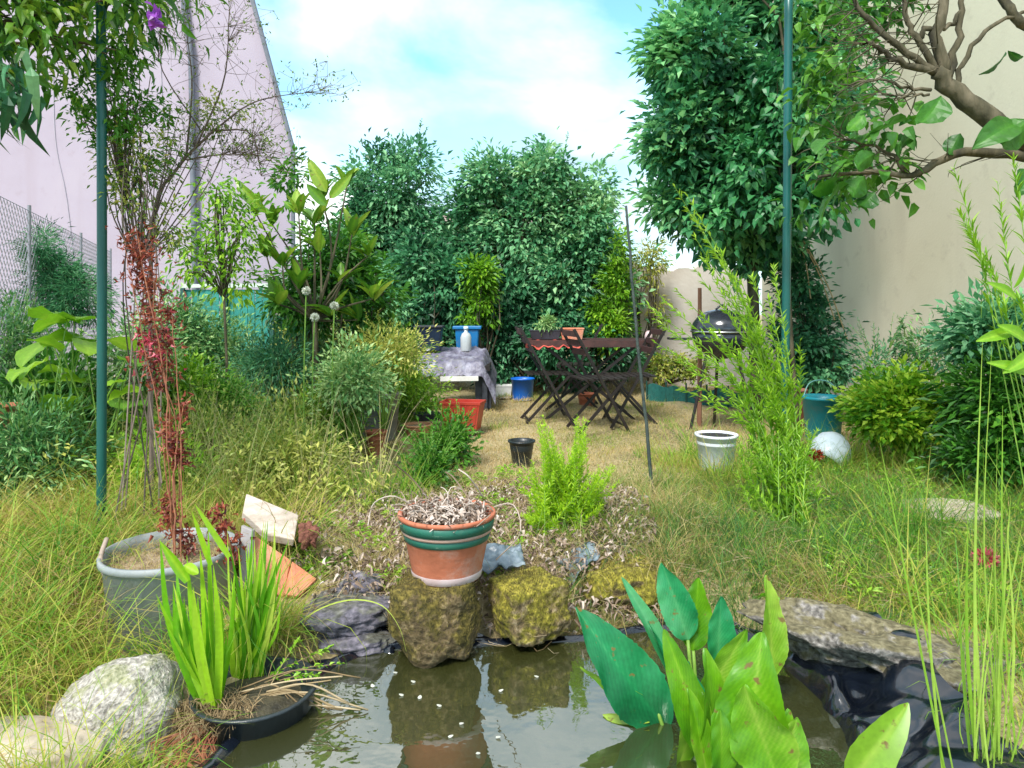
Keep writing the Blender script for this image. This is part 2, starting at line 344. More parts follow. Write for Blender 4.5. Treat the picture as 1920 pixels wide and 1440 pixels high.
def gz(x,y):
    x=np.asarray(x,float); y=np.asarray(y,float); d=sdist(x,y)
    bumps=.025*np.sin(x*2.3+1)*np.cos(y*1.7)+.018*np.sin(x*5.1+y*3.3)+.01*np.sin(x*11-y*9)
    hum=.10*np.exp(-((x-.75)**2/.35+(y-3.1)**2/.25))+.10*np.exp(-((x+2.2)**2/.8+(y-2.6)**2/.8))-.16*np.exp(-((x+1.22)**2/.10+(y-2.28)**2/.07))+.13*np.exp(-((x+.83)**2/.06+(y-2.93)**2/.035))-.17*np.exp(-((x+.98)**2/.05+(y-1.78)**2/.05))-.12*np.exp(-((x+1.28)**2/.04+(y-1.72)**2/.03))
    o=np.clip(d/.3,0,1); o=o*o*(3-2*o)
    out=WZ-.02+o*(.10+bumps*np.clip(d,0,1)+hum)
    return np.where(d<0, WZ-.02-np.minimum(.45,-d*2.2), out)
mb=MB()
def axis(lo,hi,a,b,fine,coarse):
    return np.unique(np.concatenate([np.arange(lo,a,coarse),np.arange(a,b,fine),np.arange(b,hi+coarse,coarse)]))
gx=axis(-60,60,-4,4,.05,2.0); gy=axis(-30,90,.2,7,.05,2.0)
X,Y=np.meshgrid(gx,gy); Z=gz(X,Y)
n0,n1=X.shape; ii=(np.arange(n0-1)[:,None]*n1+np.arange(n1-1)[None,:]).ravel()
mb.add(np.stack([X,Y,Z],-1).reshape(-1,3), np.stack([ii,ii+1,ii+n1+1,ii+n1],-1))
m,t,b,o=newmat('ground')
tcc=nn(t,'ShaderNodeTexCoord'); a=nn(t,'ShaderNodeTexNoise'); a.inputs['Scale'].default_value=1.3; a.inputs['Detail'].default_value=8
c=nn(t,'ShaderNodeTexNoise'); c.inputs['Scale'].default_value=45; c.inputs['Detail'].default_value=6
t.links.new(tcc.outputs['Object'],a.inputs['Vector']); t.links.new(tcc.outputs['Object'],c.inputs['Vector'])
ad=nn(t,'ShaderNodeMath'); ad.operation='ADD'; t.links.new(a.outputs['Fac'],ad.inputs[0]); t.links.new(c.outputs['Fac'],ad.inputs[1])
mr=nn(t,'ShaderNodeMapRange'); mr.inputs[1].default_value=.65; mr.inputs[2].default_value=1.35; t.links.new(ad.outputs[0],mr.inputs[0])
r=ramp(t,[(.10,.085,.035),(.24,.20,.09),(.40,.32,.17),(.46,.38,.24)],mr.outputs[0]); t.links.new(r.outputs[0],b.inputs['Base Color']); b.inputs['Roughness'].default_value=.95
bp=nn(t,'ShaderNodeBump'); bp.inputs['Distance'].default_value=.02; t.links.new(c.outputs['Fac'],bp.inputs['Height']); t.links.new(bp.outputs[0],b.inputs['Normal'])
tag(mb.build('ground',m,smooth=True),kind='structure')

# water: murky olive with a glossy surface
m,t,b,o=newmat('water')
b.inputs['Base Color'].default_value=(.024,.027,.0006,1); b.inputs['Roughness'].default_value=.6
gl=nn(t,'ShaderNodeBsdfGlossy'); gl.inputs['Roughness'].default_value=.015; gl.inputs['Color'].default_value=(.88,.90,.86,1)
lw=nn(t,'ShaderNodeFresnel'); lw.inputs['IOR'].default_value=3.3
ms=nn(t,'ShaderNodeMixShader'); t.links.new(lw.outputs[0],ms.inputs[0]); t.links.new(b.outputs[0],ms.inputs[1]); t.links.new(gl.outputs[0],ms.inputs[2]); t.links.new(ms.outputs[0],o.inputs[0])
tcc=nn(t,'ShaderNodeTexCoord'); c=nn(t,'ShaderNodeTexNoise'); c.inputs['Scale'].default_value=9; c.inputs['Detail'].default_value=3
t.links.new(tcc.outputs['Object'],c.inputs['Vector']); bp=nn(t,'ShaderNodeBump'); bp.inputs['Strength'].default_value=.10; bp.inputs['Distance'].default_value=.02
t.links.new(c.outputs['Fac'],bp.inputs['Height']); t.links.new(bp.outputs[0],gl.inputs['Normal'])
mb=MB(); pc=np.array([0.05,1.6]); PO=pc+(POND-pc)*1.03
mb.add(np.column_stack([PO,np.full(len(PO),WZ)]), np.arange(len(PO))[None,::-1])
tag(mb.build('pond_water',m),kind='structure')

# ------------------------------------------------------------ houses and walls
HW=surf('render_lilac',[(.34,.31,.37),(.39,.36,.43),(.43,.40,.46)],.6,.9,.15,60,detail=8,dist=.004)
def wallmat(name,cols,stain,z0=.9):
    m=surf(name,cols,.7,.9,.25,45,detail=8,dist=.005,contrast=(.25,.75)); t=m.node_tree; b=[n for n in t.nodes if n.type=='BSDF_PRINCIPLED'][0]; src=b.inputs['Base Color'].links[0].from_socket
    tcc=nn(t,'ShaderNodeTexCoord'); mpp=nn(t,'ShaderNodeMapping'); mpp.inputs['Scale'].default_value=(3,3,.35); t.links.new(tcc.outputs['Object'],mpp.inputs[0]); n1=nn(t,'ShaderNodeTexNoise'); n1.inputs['Scale'].default_value=1.2; n1.inputs['Detail'].default_value=9; t.links.new(mpp.outputs[0],n1.inputs[0])
    n3=nn(t,'ShaderNodeTexNoise'); n3.inputs['Scale'].default_value=5; n3.inputs['Detail'].default_value=10; n3.inputs['Roughness'].default_value=.7; t.links.new(tcc.outputs['Object'],n3.inputs[0])
    sp=nn(t,'ShaderNodeSeparateXYZ'); t.links.new(tcc.outputs['Object'],sp.inputs[0]); a=nn(t,'ShaderNodeMapRange'); a.inputs[1].default_value=0; a.inputs[2].default_value=z0; a.inputs[3].default_value=.22; a.inputs[4].default_value=0; t.links.new(sp.outputs['Z'],a.inputs[0])
    ad=nn(t,'ShaderNodeMath'); ad.operation='ADD'; t.links.new(a.outputs[0],ad.inputs[0]); t.links.new(n3.outputs[0],ad.inputs[1]); m1=nn(t,'ShaderNodeMapRange'); m1.inputs[1].default_value=.56; m1.inputs[2].default_value=.74; m1.inputs[4].default_value=.7; t.links.new(ad.outputs[0],m1.inputs[0])
    m2=nn(t,'ShaderNodeMapRange'); m2.inputs[1].default_value=.52; m2.inputs[2].default_value=.75; m2.inputs[4].default_value=.45; t.links.new(n1.outputs[0],m2.inputs[0]); mxm=nn(t,'ShaderNodeMath'); mxm.operation='MAXIMUM'; t.links.new(m1.outputs[0],mxm.inputs[0]); t.links.new(m2.outputs[0],mxm.inputs[1])
    mc=nn(t,'ShaderNodeMix'); mc.data_type='RGBA'; t.links.new(mxm.outputs[0],mc.inputs[0]); t.links.new(src,mc.inputs[6]); mc.inputs[7].default_value=(*stain,1); t.links.new(mc.outputs[2],b.inputs['Base Color']); return m
RW=wallmat('render_beige',[(.54,.49,.36),(.60,.55,.42),(.63,.58,.45)],(.44,.39,.30))
LW=surf('wall_pinkish',[(.42,.36,.31),(.55,.50,.45),(.62,.58,.54)],1.6,.9,.4,20,dist=.01)
PIPE=surf('pipe_grey',[(.10,.11,.14),(.17,.18,.22)],6,.5,0)
hb=empty('house',(-6,11,0),'tall lilac-grey rendered house with raked edge rising behind the left fence','house')
mb=MB(); D=11
pts=[(-12,-.2),(-3.42,-.2),(-3.42,3.5),(-4.05,5.8),(-5.2,10),(-12,10)]
fr=np.array([[x,D,z] for x,z in pts]); bk=fr+[-6,9,0]; n=len(pts)
mb.add(np.vstack([fr,bk]),[np.arange(n)[None,::-1],(np.arange(n)+n)[None,:],np.array([[i,(i+1)%n,(i+1)%n+n,i+n] for i in range(n)])])
mb.build('wall',wallmat('render_lilac_stained',[(.37,.31,.38),(.41,.35,.43),(.44,.38,.45)],(.36,.29,.34),1.5),hb)
mb=MB()
for a,b_ in(((-3.42,3.5),(-4.05,5.8)),((-4.05,5.8),(-5.2,10))): bar(mb,(a[0]+.02,D-.03,a[1]),(b_[0]+.02,D-.03,b_[1]),.05,.09)
bar(mb,(-3.405,D-.03,0),(-3.405,D-.03,3.5),.04,.09)
mb.build('edge_flashing',PIPE,hb)
mb=MB(); tube(mb,bez([P(338,-200,10.92),P(345,10,10.92),P(357,90,10.92),P(360,190,10.92),P(362,330,10.92),P(368,640,10.92)],24),.045,8); mb.build('drainpipe',PIPE,hb,smooth=True)
CR=surf('crack',[(.36,.32,.38),(.44,.40,.46)],9,.9,0)
mb=MB()
for pl in ([(100,130),(102,230),(108,290),(125,370),(140,500)],[(300,60),(302,130),(306,220),(305,300)],[(255,300),(262,420)]):
    tube(mb,bez([P(x,y,10.995) for x,y in pl],14),.009,4)
mb.build('crack',CR,hb)
rb=empty('house',(6.5,6,0),'beige rendered house wall behind the right hand bushes','house')
mb=MB(); q=np.array([(3.30,9.3),(4.35,2.0),(11,2.0),(11,9.3)]); f0=np.column_stack([q,np.full(4,-.2)]); f1=np.column_stack([q,np.full(4,7.)])
mb.add(np.vstack([f0,f1]),[np.array([[3,2,1,0]]),np.array([[4,5,6,7]]),np.array([[i,(i+1)%4,(i+1)%4+4,i+4] for i in range(4)])]); mb.build('wall',RW,rb)
mb=MB(); bar(mb,(3.3,9.28,7.05),(4.35,1.98,7.05),.18,.16); mb.build('eaves',PIPE,rb)
gw=empty('garden_wall',(2.6,9.6,0),'low pinkish masonry garden wall behind the barbecue','wall')
mb=MB(); NX=26; xs=np.linspace(1.55,3.28,NX); tp=1.62+.05*np.sin(xs*5)+.04*rng.normal(size=NX)
V=[];
for y_ in(9.5,9.75):
    V+= [[x,y_,-.1] for x in xs]+[[x,y_,z] for x,z in zip(xs,tp)]
i=np.arange(NX-1); mb.add(V,[np.stack([i,i+1,i+NX+1,i+NX],-1),np.stack([i+2*NX+1,i+2*NX,i+3*NX,i+3*NX+1],-1),np.stack([i+NX,i+NX+1,i+3*NX+1,i+3*NX],-1),np.array([[0,NX,3*NX,2*NX],[NX-1,3*NX-1,4*NX-1,2*NX-1]])])
mb.build('wall',LW,gw)
# distant pale house seen between the two back trees
fb=empty('house',(-1.6,22,0),'distant pale house glimpsed between the two back trees','house')
mb=MB(); box(mb,(-1.8,24,1.7),(4.6,4,3.8)); mb.build('wall',surf('far_render',[(.5,.48,.5),(.62,.6,.62)],1,.9,0),fb)
mb=MB(); V=np.array([(-4.3,21.8,3.62),(.7,21.8,3.62),(.7,26.2,3.62),(-4.3,26.2,3.62),(-4.3,24,4.2),(.7,24,4.2)]); mb.add(V,[np.array([[0,1,5,4],[2,3,4,5],[3,2,1,0]]),np.array([[0,4,3],[1,2,5]])]); mb.build('roof',surf('far_roof',[(.25,.18,.16),(.35,.26,.22)],4,.9,0),fb)

# fences ---------------------------------------------------------------------
WIRE=surf('wire',[(.22,.22,.25),(.32,.32,.36)],30,.5,0,metal=.3)
GPAINT=surf('green_paint',[(.004,.06,.05),(.005,.095,.082),(.010,.14,.12)],5,.35,.05,60,stretch=(1,1,.2))
DKG=surf('dark_green_paint',[(.01,.06,.05),(.02,.10,.08)],6,.5,0)
A0=np.array([-2.62,3.1]); B0=np.array([-4.9,8.6]); ln=np.linalg.norm(B0-A0); ux=(B0-A0)/ln
cf=empty('chain_link_fence',(A0[0],A0[1],0),'grey chain link fence running back past the left shrubs','fence')
mb=MB(); Hh=1.72; pit=.075; a=[]; b_=[]
for s_ in(1,-1):
    k0=-Hh if s_>0 else 0
    for u in np.arange(-Hh,ln+Hh,pit):
        lo,hi=(u,u+s_*Hh); z0,z1=0,Hh
        pa=[lo,0.];pb=[hi,Hh]
        def clip(p,q):
            if p[0]<0: tt=(0-p[0])/(q[0]-p[0]); return [0,p[1]+(q[1]-p[1])*tt]
            if p[0]>ln: tt=(ln-p[0])/(q[0]-p[0]); return [ln,p[1]+(q[1]-p[1])*tt]
            return p
        if (pa[0]<0 and pb[0]<0) or (pa[0]>ln and pb[0]>ln): continue
        pa2=clip(pa,pb); pb2=clip(pb,pa)
        off=.003*s_
        a.append([A0[0]+ux[0]*pa2[0]+off,A0[1]+ux[1]*pa2[0],pa2[1]+.02]); b_.append([A0[0]+ux[0]*pb2[0]+off,A0[1]+ux[1]*pb2[0],pb2[1]+.02])
tubes(mb,a,b_,.0026,3)
tubes(mb,[[A0[0],A0[1],z] for z in(.05,.9,1.74)],[[B0[0],B0[1],z] for z in(.05,.9,1.74)],.0025,4)
mb.build('wire_mesh',WIRE,cf)
for u in np.linspace(.0,ln,4):
    mb=MB(); x,y=A0+ux*u; tube(mb,[(x,y,-.1),(x,y,1.78)],.012,8); mb.build('post',WIRE,cf,smooth=False)
def post(px0,py0,px1,py1,D0,D1,r,label,cls='fence_post'):
    b=P(px0,py0,D0); t_=P(px1,py1,D1); b[2]=gz(b[0],b[1])-.05
    root=empty(cls,b,label,'post'); mb=MB(); tube(mb,bez([b,(b+t_)/2+[.004,0,0],t_],12),r,14); mb.build('pole',GPAINT,root,smooth=True)
    return root
post(190,1040,189,-60,3.0,3.0,.0195,'tall green painted post on the left beside the grey tub')
post(1469,935,1479,-60,4.0,4.0,.0235,'tall green painted post on the right before the beige wall')
mb=MB(); st=bez([np.array([*P(1226,945,3.95)[:2],-.05]),P(1215,830,3.95),P(1200,690,3.95),P(1186,530,3.95),P(1174,385,3.95)],20)
tube(mb,st+rng.normal(0,.002,st.shape),np.linspace(.011,.007,20),7); tag(mb.build('garden_stake',surf('stake',[(.02,.035,.035),(.07,.09,.08)],25,.8,.4),smooth=True),'thin dark leaning garden stake standing between camera and bistro table','stake')
# green privacy screen behind the left bed
ps=empty('privacy_screen',(-4,9.9,0),'teal green privacy screen with pale top rail before the lilac house','fence')
NETG=surf('net_green',[(.01,.16,.13),(.03,.30,.26)],5,.6,.5,90)
mb=MB()
for k in range(12):
    x=GX(345,9.9)+k*.1; box(mb,(x+.05,9.9+.01*math.sin(k*1.3),.66),(.092,.014,1.3))
mb.build('screen_panel',NETG,ps)
mb=MB(); bar(mb,(GX(345,9.9),9.88,1.36),(GX(512,9.9),9.88,1.37),.05,.06); mb.build('top_rail',surf('rail_pale',[(.5,.58,.52),(.62,.7,.62)],8,.6,0),ps)
for x in(GX(345,9.9),GX(425,9.9),GX(512,9.9)):
    mb=MB(); bar(mb,(x,9.86,-.1),(x,9.86,1.33),.05,.05); mb.build('post',DKG,ps)

# ------------------------------------------------------------ back garden trees
def tp(px,py,D): return P(px,py,D)
def base(px,D,dy=0): x=GX(px,D); return np.array([x,D,float(gz(x,D))-.03])
plant('tree','dark teal leafy tree left of centre at the back of the lawn','tree',base(745,9.3),
  blobpx([(745,370,66,80,9.3,.45),(690,390,45,90,9.3,.35),(800,480,50,50,9.2,.35),(850,450,40,60,9.3,.3),(830,530,60,60,9.2,.35),(650,480,50,60,9.2,.35),(700,320,35,40,9.3,.3),(785,320,34,36,9.2,.3),(745,300,26,34,9.3,.25),(700,440,60,70,9.2,.45),(770,455,55,60,9.2,.4),(720,560,75,70,9.2,.5)]),
  230,80,.11,.09,.045,L_DARKTEAL,shoots=60,sl=.3,top=tp(742,520,9.3),r0=.05,stem='trunk',foli='crown',nl=30,t0=.6,tv=.3,q=0)
plant('tree','broad green-grey leafy tree directly behind the folding table','tree',base(1000,9.2),
  blobpx([(1000,440,125,110,9.2,.6),(930,350,70,60,9.2,.4),(1030,330,75,60,9.2,.45),(1095,400,55,95,9.1,.4),(1120,350,22,50,9.1,.2),(890,400,45,50,9.2,.3),(1070,520,85,80,9.0,.5),(1110,470,45,60,9.0,.4),(870,470,40,60,9.1,.3),(900,550,50,50,9.0,.35),(1140,560,35,60,9.0,.3)]),
  370,80,.11,.09,.048,L_MIDTREE,shoots=90,sl=.3,top=tp(985,520,9.2),r0=.06,stem='trunk',foli='crown',nl=50,t0=.5,tv=.3)
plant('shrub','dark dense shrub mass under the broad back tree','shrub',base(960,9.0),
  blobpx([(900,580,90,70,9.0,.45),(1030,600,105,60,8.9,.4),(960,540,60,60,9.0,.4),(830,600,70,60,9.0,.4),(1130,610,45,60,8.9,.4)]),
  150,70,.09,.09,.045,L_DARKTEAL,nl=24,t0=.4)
plant('shrub','mid-teal bush below the left back tree','shrub',base(800,8.7),
  blobpx([(790,510,70,60,8.7,.4),(850,540,60,60,8.7,.4),(740,590,60,50,8.6,.4)]),100,70,.085,.10,.045,L_DARKTEAL,nl=20,t0=.55)
plant('shrub','yellow-green sapling between the two back trees','shrub',base(900,8.4),
  blobpx([(895,520,28,50,8.4,.2),(905,570,25,40,8.4,.2),(880,600,30,30,8.4,.2)]),40,45,.06,.085,.035,L_FRESH,nl=16,t0=.4)
plant('shrub','bright green bush at the right foot of the broad back tree','shrub',base(1145,8.5),
  blobpx([(1135,590,28,55,8.5,.2),(1160,540,22,60,8.5,.2),(1150,620,32,35,8.4,.2),(1150,470,20,40,8.6,.2)]),60,50,.06,.08,.03,L_FRESH,nl=20,t0=.4)
plant('shrub','pale yellow-green wispy plant against the low garden wall','shrub',base(1215,9.1),
  blobpx([(1215,490,28,45,9.1,.2),(1230,560,18,60,9.1,.15)]),26,40,.06,.07,.022,L_OLIVE,nl=14,t0=.8)
plant('shrub','pale green ground shrub at the foot of the low garden wall','shrub',base(1255,9.0),
  blobpx([(1255,690,45,30,9.0,.2),(1300,700,30,26,9.0,.2),(1225,700,22,22,9.0,.2)]),40,45,.05,.05,.03,L_OLIVE,nl=12,t0=.7)
# hedge that closes the back of the plot
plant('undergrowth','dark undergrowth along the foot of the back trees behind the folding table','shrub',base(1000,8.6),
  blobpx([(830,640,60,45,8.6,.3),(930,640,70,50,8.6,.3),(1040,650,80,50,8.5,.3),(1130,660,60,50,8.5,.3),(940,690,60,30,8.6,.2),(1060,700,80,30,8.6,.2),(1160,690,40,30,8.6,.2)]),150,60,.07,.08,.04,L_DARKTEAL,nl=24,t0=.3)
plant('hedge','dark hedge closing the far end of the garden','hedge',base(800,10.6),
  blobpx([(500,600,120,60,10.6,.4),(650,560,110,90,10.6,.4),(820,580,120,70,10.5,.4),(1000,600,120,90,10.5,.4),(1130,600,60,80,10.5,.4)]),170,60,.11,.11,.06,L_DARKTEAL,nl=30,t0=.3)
# large dark tree on the right
plant('tree','tall dark green tree filling the space left of the right green post','tree',base(1420,6.6),
  blobpx([(1315,120,80,120,6.4,.5),(1400,180,60,60,6.5,.4),(1270,110,40,80,6.3,.25),(1300,250,85,100,6.4,.5),(1400,240,90,120,6.5,.6),(1330,370,100,85,6.5,.5),(1420,400,85,85,6.6,.5),(1255,300,35,60,6.3,.25),(1500,160,50,80,6.5,.4),(1560,50,50,60,6.5,.4),(1250,400,35,45,6.4,.25),(1340,-70,100,70,6.5,.5),(1520,300,50,80,6.5,.4),(1425,450,60,50,6.5,.35),(1455,30,60,60,6.5,.35),(1540,180,70,50,6.2,.3),(1340,450,45,35,6.4,.3)]),
  430,80,.10,.105,.055,L_TREER,shoots=110,sl=.3,top=tp(1405,330,6.6),r0=.06,stem='trunk',foli='crown',nl=60,t0=.5,tv=.33)
plant('vine','glossy fresh green vine foliage on the lower right of the tall dark tree','vine',base(1500,5.9),
  blobpx([(1400,330,45,70,5.8,.2),(1490,270,50,60,5.8,.25),(1540,340,35,40,5.6,.2),(1520,395,40,25,5.6,.2),(1440,390,60,30,5.7,.2),(1460,180,50,70,5.9,.25),(1340,420,40,30,5.9,.2)]),
  90,30,.10,.085,.055,L_VINE,top=tp(1475,420,6.0),r0=.02,nl=30,t0=.5,q=1,droop=.45,tv=.3)
plant('shrub','dark climbing shrub at the foot of the beige house wall beside the right post','shrub',base(1530,6.6),
  blobpx([(1510,620,45,90,6.6,.3),(1540,670,45,60,6.5,.3),(1500,540,32,40,6.6,.2)]),90,60,.07,.07,.035,L_DARKTEAL,nl=20,t0=.3)
mb=MB()
for a_,b_ in (((1490,430),(1565,600)),((1500,440),(1590,640)),((1487,430),(1520,560))):
    tube(mb,bez([P(*a_,6.3),(P(*a_,6.3)+P(*b_,6.3))/2+[.03,0,.03],P(*b_,6.3)],8),.006,5)
tag(mb.build('dry_cane',L_STRAW),'thin dry canes leaning on the beige house wall','cane')
# ------------------------------------------------------------ right foreground limb tree
FR=empty('tree',(3.0,3.5,0),'gnarled bare-limbed tree leaning in from the right edge','tree')
mb=MB(); D=3.4
def limb(pl,r0,r1,n=14,sd_=8,D0=D,jit=.006):
    p=bez([P(*(q[:2]),q[2] if len(q)>2 else D0) for q in pl],n); p+=rng.normal(0,jit,p.shape)
    tube(mb,p,np.linspace(r0,r1,n),sd_,rng.random()); return p
tr0=np.vstack([[2.95,3.5,-.1],[2.85,3.5,.7],[2.72,3.45,1.4],P(1990,300,3.42)])
tube(mb,bez(tr0,12),np.linspace(.13,.09,12),12)
LIMBS=[limb([(2010,315),(1920,265),(1850,220),(1790,170),(1755,135)],.062,.036,16,10),
limb([(1960,300),(1890,288),(1800,288),(1745,312),(1700,328),(1620,325),(1540,330)],.030,.007,20),
limb([(1760,140),(1715,105),(1660,70),(1620,30),(1590,-40)],.020,.009),
limb([(1765,145),(1720,80),(1700,30),(1690,-60)],.019,.009),
limb([(1770,140),(1757,70),(1770,10),(1775,-60)],.03,.02),
limb([(1775,150),(1795,80),(1805,10),(1800,-60)],.019,.010),
limb([(1790,165),(1815,100),(1870,45),(1925,20)],.014,.008),
limb([(1960,60),(1915,45),(1890,10),(1870,-40)],.026,.02),
limb([(1720,80),(1735,55),(1780,50),(1800,20)],.014,.01),
limb([(1755,135),(1690,120),(1650,90),(1620,75)],.02,.006),
limb([(1750,170),(1700,165),(1640,150),(1580,160)],.010,.003),
limb([(1740,175),(1690,180),(1640,172)],.007,.003),
limb([(1700,328),(1670,290),(1620,270),(1560,250)],.010,.004),
limb([(1690,325),(1680,300),(1640,280)],.006,.003),
limb([(1640,322),(1590,345),(1560,360)],.008,.003)]
for k in range(150):
    L_=LIMBS[[1,2,3,4,9,10,11,12][rng.integers(8)]]; i=rng.integers(3,len(L_)-1); a_=L_[i]; dv=unit(np.array([-1.,.1,0])+rng.normal(0,.6,3)); e=a_+dv*rng.uniform(.08,.34)
    tube(mb,bez([a_,(a_+e)/2+rng.normal(0,.03,3),e],6),np.linspace(.0035,.001,6),4,rng.random(),cap=False)
mb.build('trunk',BARK,FR,smooth=True)
def bigleaf(mb,b,tip,width,side=None,curl=.0,cup=.18,tint=.5,nl=10,nw=6,wave=.0,shape='ov',bendv=None,vein=0,twist=0):
    ph=rng.uniform(0,9); rag=rng.normal(0,.03,nl+2)
    """a broad leaf as a curved grid with a mid-rib channel"""
    b=np.asarray(b,float); tip=np.asarray(tip,float); ax=tip-b; L=np.linalg.norm(ax); T=unit(ax)
    sv=np.array([1.,0,0]) if side is None else unit(np.asarray(side,float)); sv=unit(sv-T*(sv@T)); Nn=np.cross(sv,T)
    bd=Nn*curl*L if bendv is None else np.asarray(bendv,float)
    V=[]; tt=[]
    for i in range(nl+1):
        t=i/nl
        if shape=='ov': wd=width/2*(math.sin(math.pi*min(1,t**.8*1.0))**.75)*(1-.15*t)+.002
        elif shape=='heart': wd=width/2*(math.sin(math.pi*(t*.86+.14))**.6) if t<1 else .001
        else: wd=width/2*(1-t**2.5)*(.6+.4*min(1,t*5))
        c=b+ax*t+bd*4*t*(1-t); wd*=1+.04*math.sin(t*9+ph)+.5*rag[i]
        if twist:
            ca,sa=math.cos(twist*t),math.sin(twist*t); sv2=sv*ca+Nn*sa; N2=Nn*ca-sv*sa
        else: sv2,N2=sv,Nn
        for j in range(nw+1):
            u=j/nw*2-1
            V.append(c+sv2*u*wd+N2*(abs(u)**1.3*wd*cup*2+wave*width*(math.sin(t*11+u*2+ph)+.6*math.sin(t*23-u*3+ph*2))*abs(u))); tt.append(tint+.22*(1-abs(u))**9+vein*math.sin((t-abs(u)*.35)*95)*(1-abs(u)**6)+vein*1.5*math.sin(t*4+u*2+ph)+(.12 if abs(u)>.97 and vein else 0))
    i=(np.arange(nl)[:,None]*(nw+1)+np.arange(nw)[None,:]).ravel()
    mb.add(V,np.stack([i,i+1,i+nw+2,i+nw+1],-1),tt)
mb=MB()
for (bx,by,tx,ty,wd,tn) in [(1765,180,1722,232,70,.5),(1700,225,1615,268,62,.55),(1640,288,1608,318,44,.5),(1905,232,1822,280,60,.5),(1930,225,1880,275,70,.6),(1800,250,1780,290,40,.3),(1885,98,1835,140,26,.2),(1915,110,1890,95,18,.2),(1930,320,1905,370,50,.4),(1600,300,1560,330,40,.6),(1720,255,1690,280,30,.3),(1710,280,1690,310,28,.5),(1650,190,1630,215,26,.3),(1620,215,1590,245,34,.75),(1590,220,1565,235,24,.3),(1660,185,1680,205,18,.3),(1640,360,1610,385,46,.3),(1590,345,1540,420,70,.6),(1570,330,1520,360,60,.65),(1620,330,1600,370,50,.55),(1560,260,1530,290,60,.5)]:
    Dd=3.3+rng.uniform(-.1,.1)
    sv_=rdir(1)[0]*[1,.9,1]; bigleaf(mb,P(bx,by,Dd),P(tx,ty,Dd-.03),wd/F*Dd*.9,side=sv_,curl=rng.uniform(.05,.2),cup=.14,tint=tn-.25,shape='ov',wave=.04)
C=crown(mb,blobpx([(1560,300,50,50,3.7,.2),(1530,390,45,35,3.7,.2),(1600,200,35,30,3.6,.1),(1560,110,60,60,4.0,.3),(1620,30,60,50,3.9,.3),(1530,0,60,60,4.1,.3),(1680,250,60,40,3.5,.15),(1560,200,60,60,3.8,.2),(1640,330,70,40,3.5,.15)]),80,11,.07,.07,.045,t0=.5,q=1,droop=.4)
limbs_mb=MB(); mb.build('foliage',L_GREEN,FR)
# overhead foliage outside the frame (reflected in the pond)
plant('tree','leafy bough with dark long leaves hanging over the top left corner','tree',(-3.6,3.0,-.05),
  blobpx([(60,60,120,60,2.8,.35),(170,60,100,60,2.9,.3),(-60,20,150,120,2.8,.5),(40,130,60,40,2.7,.2),(250,20,60,40,3.0,.2),(60,-120,260,120,2.9,.7)]),
  125,22,.085,.075,.026,L_FRESH2,top=(-3.3,3.0,2.2),r0=.07,stem='trunk',foli='crown',nl=30,t0=.45,q=1,droop=.35)
plant('shrub','dark drooping leaf cluster hanging at the left edge','shrub',(-2.6,2.5,2.9),
  blobpx([(20,160,45,35,2.6,.08),(-20,130,60,50,2.6,.1)]),9,9,.05,.11,.035,L_DARKTEAL,top=(-2.3,2.6,2.1),nl=6,t0=.3,q=1,droop=1.2,r0=.008,stem='twig')
# climbing shrub up the left post
cs=empty('climbing_shrub',base(235,3.15),'tall climbing shrub with small green leaves twining round the left post','shrub')
mb=MB(); tb=MB()
C=crown(mb,blobpx([(160,150,45,60,3.1,.12),(150,220,25,50,3.1,.1),(235,180,35,90,3.1,.12),(290,195,30,30,3.2,.1),(250,270,45,60,3.15,.12),(240,70,40,40,3.1,.1),(215,110,30,40,3.1,.1),(265,340,40,50,3.15,.1),(165,100,35,40,3.1,.1)]),80,24,.035,.042,.015,t0=.6,tv=.2,droop=.1)
mb.build('foliage',L_GREEN,cs); mb=MB()
C2=crown(mb,blobpx([(250,400,40,60,3.1,.1),(330,250,35,50,3.2,.1),(270,330,50,60,3.1,.1),(320,420,40,50,3.2,.1),(410,210,55,40,3.4,.12),(230,300,30,100,3.1,.1)]),80,20,.035,.028,.011,t0=.55,tv=.25)
mb.build('sparse_foliage',L_OLIVE,cs)
for k in range(9):
    x0=rng.uniform(205,330); a_=P(x0,rng.uniform(880,1000),2.95+rng.uniform(-.1,.25)); e=P(rng.uniform(190,330),rng.uniform(120,420),3.15); m_=P(rng.uniform(215,300),rng.uniform(480,640),3.1)
    tube(tb,bez([a_,m_,e],14),np.linspace(.0038,.0018,14),5,rng.random(),cap=False)
for c in C2[::2]: tube(tb,bez([P(260,500,3.1),(P(260,500,3.1)+c)/2+rng.normal(0,.03,3),c],8),np.linspace(.004,.0015,8),4,rng.random(),cap=False)
for c in C[::3]: tube(tb,bez([P(235,380,3.12),(P(220,300,3.12)+c)/2+rng.normal(0,.03,3),c],8),np.linspace(.004,.0015,8),4,rng.random(),cap=False)
tb.build('stem',L_TWIG,cs)
mb=MB(); leaves(mb,np.repeat([P(287,32,2.5)],16,0)+rng.normal(0,.012,(16,3)),rdir(16),rdir(16),.04,.03,.5,q=1); tb=MB(); tube(tb,bez([P(240,70,3.1),P(265,45,2.8),P(287,32,2.5)],6),.003,5)
fl=empty('flower',P(287,32,2.5),'single purple blossom near the top left post','flower'); mb.build('petal',L_PURPLE,fl); tb.build('stem',STEMG,fl)
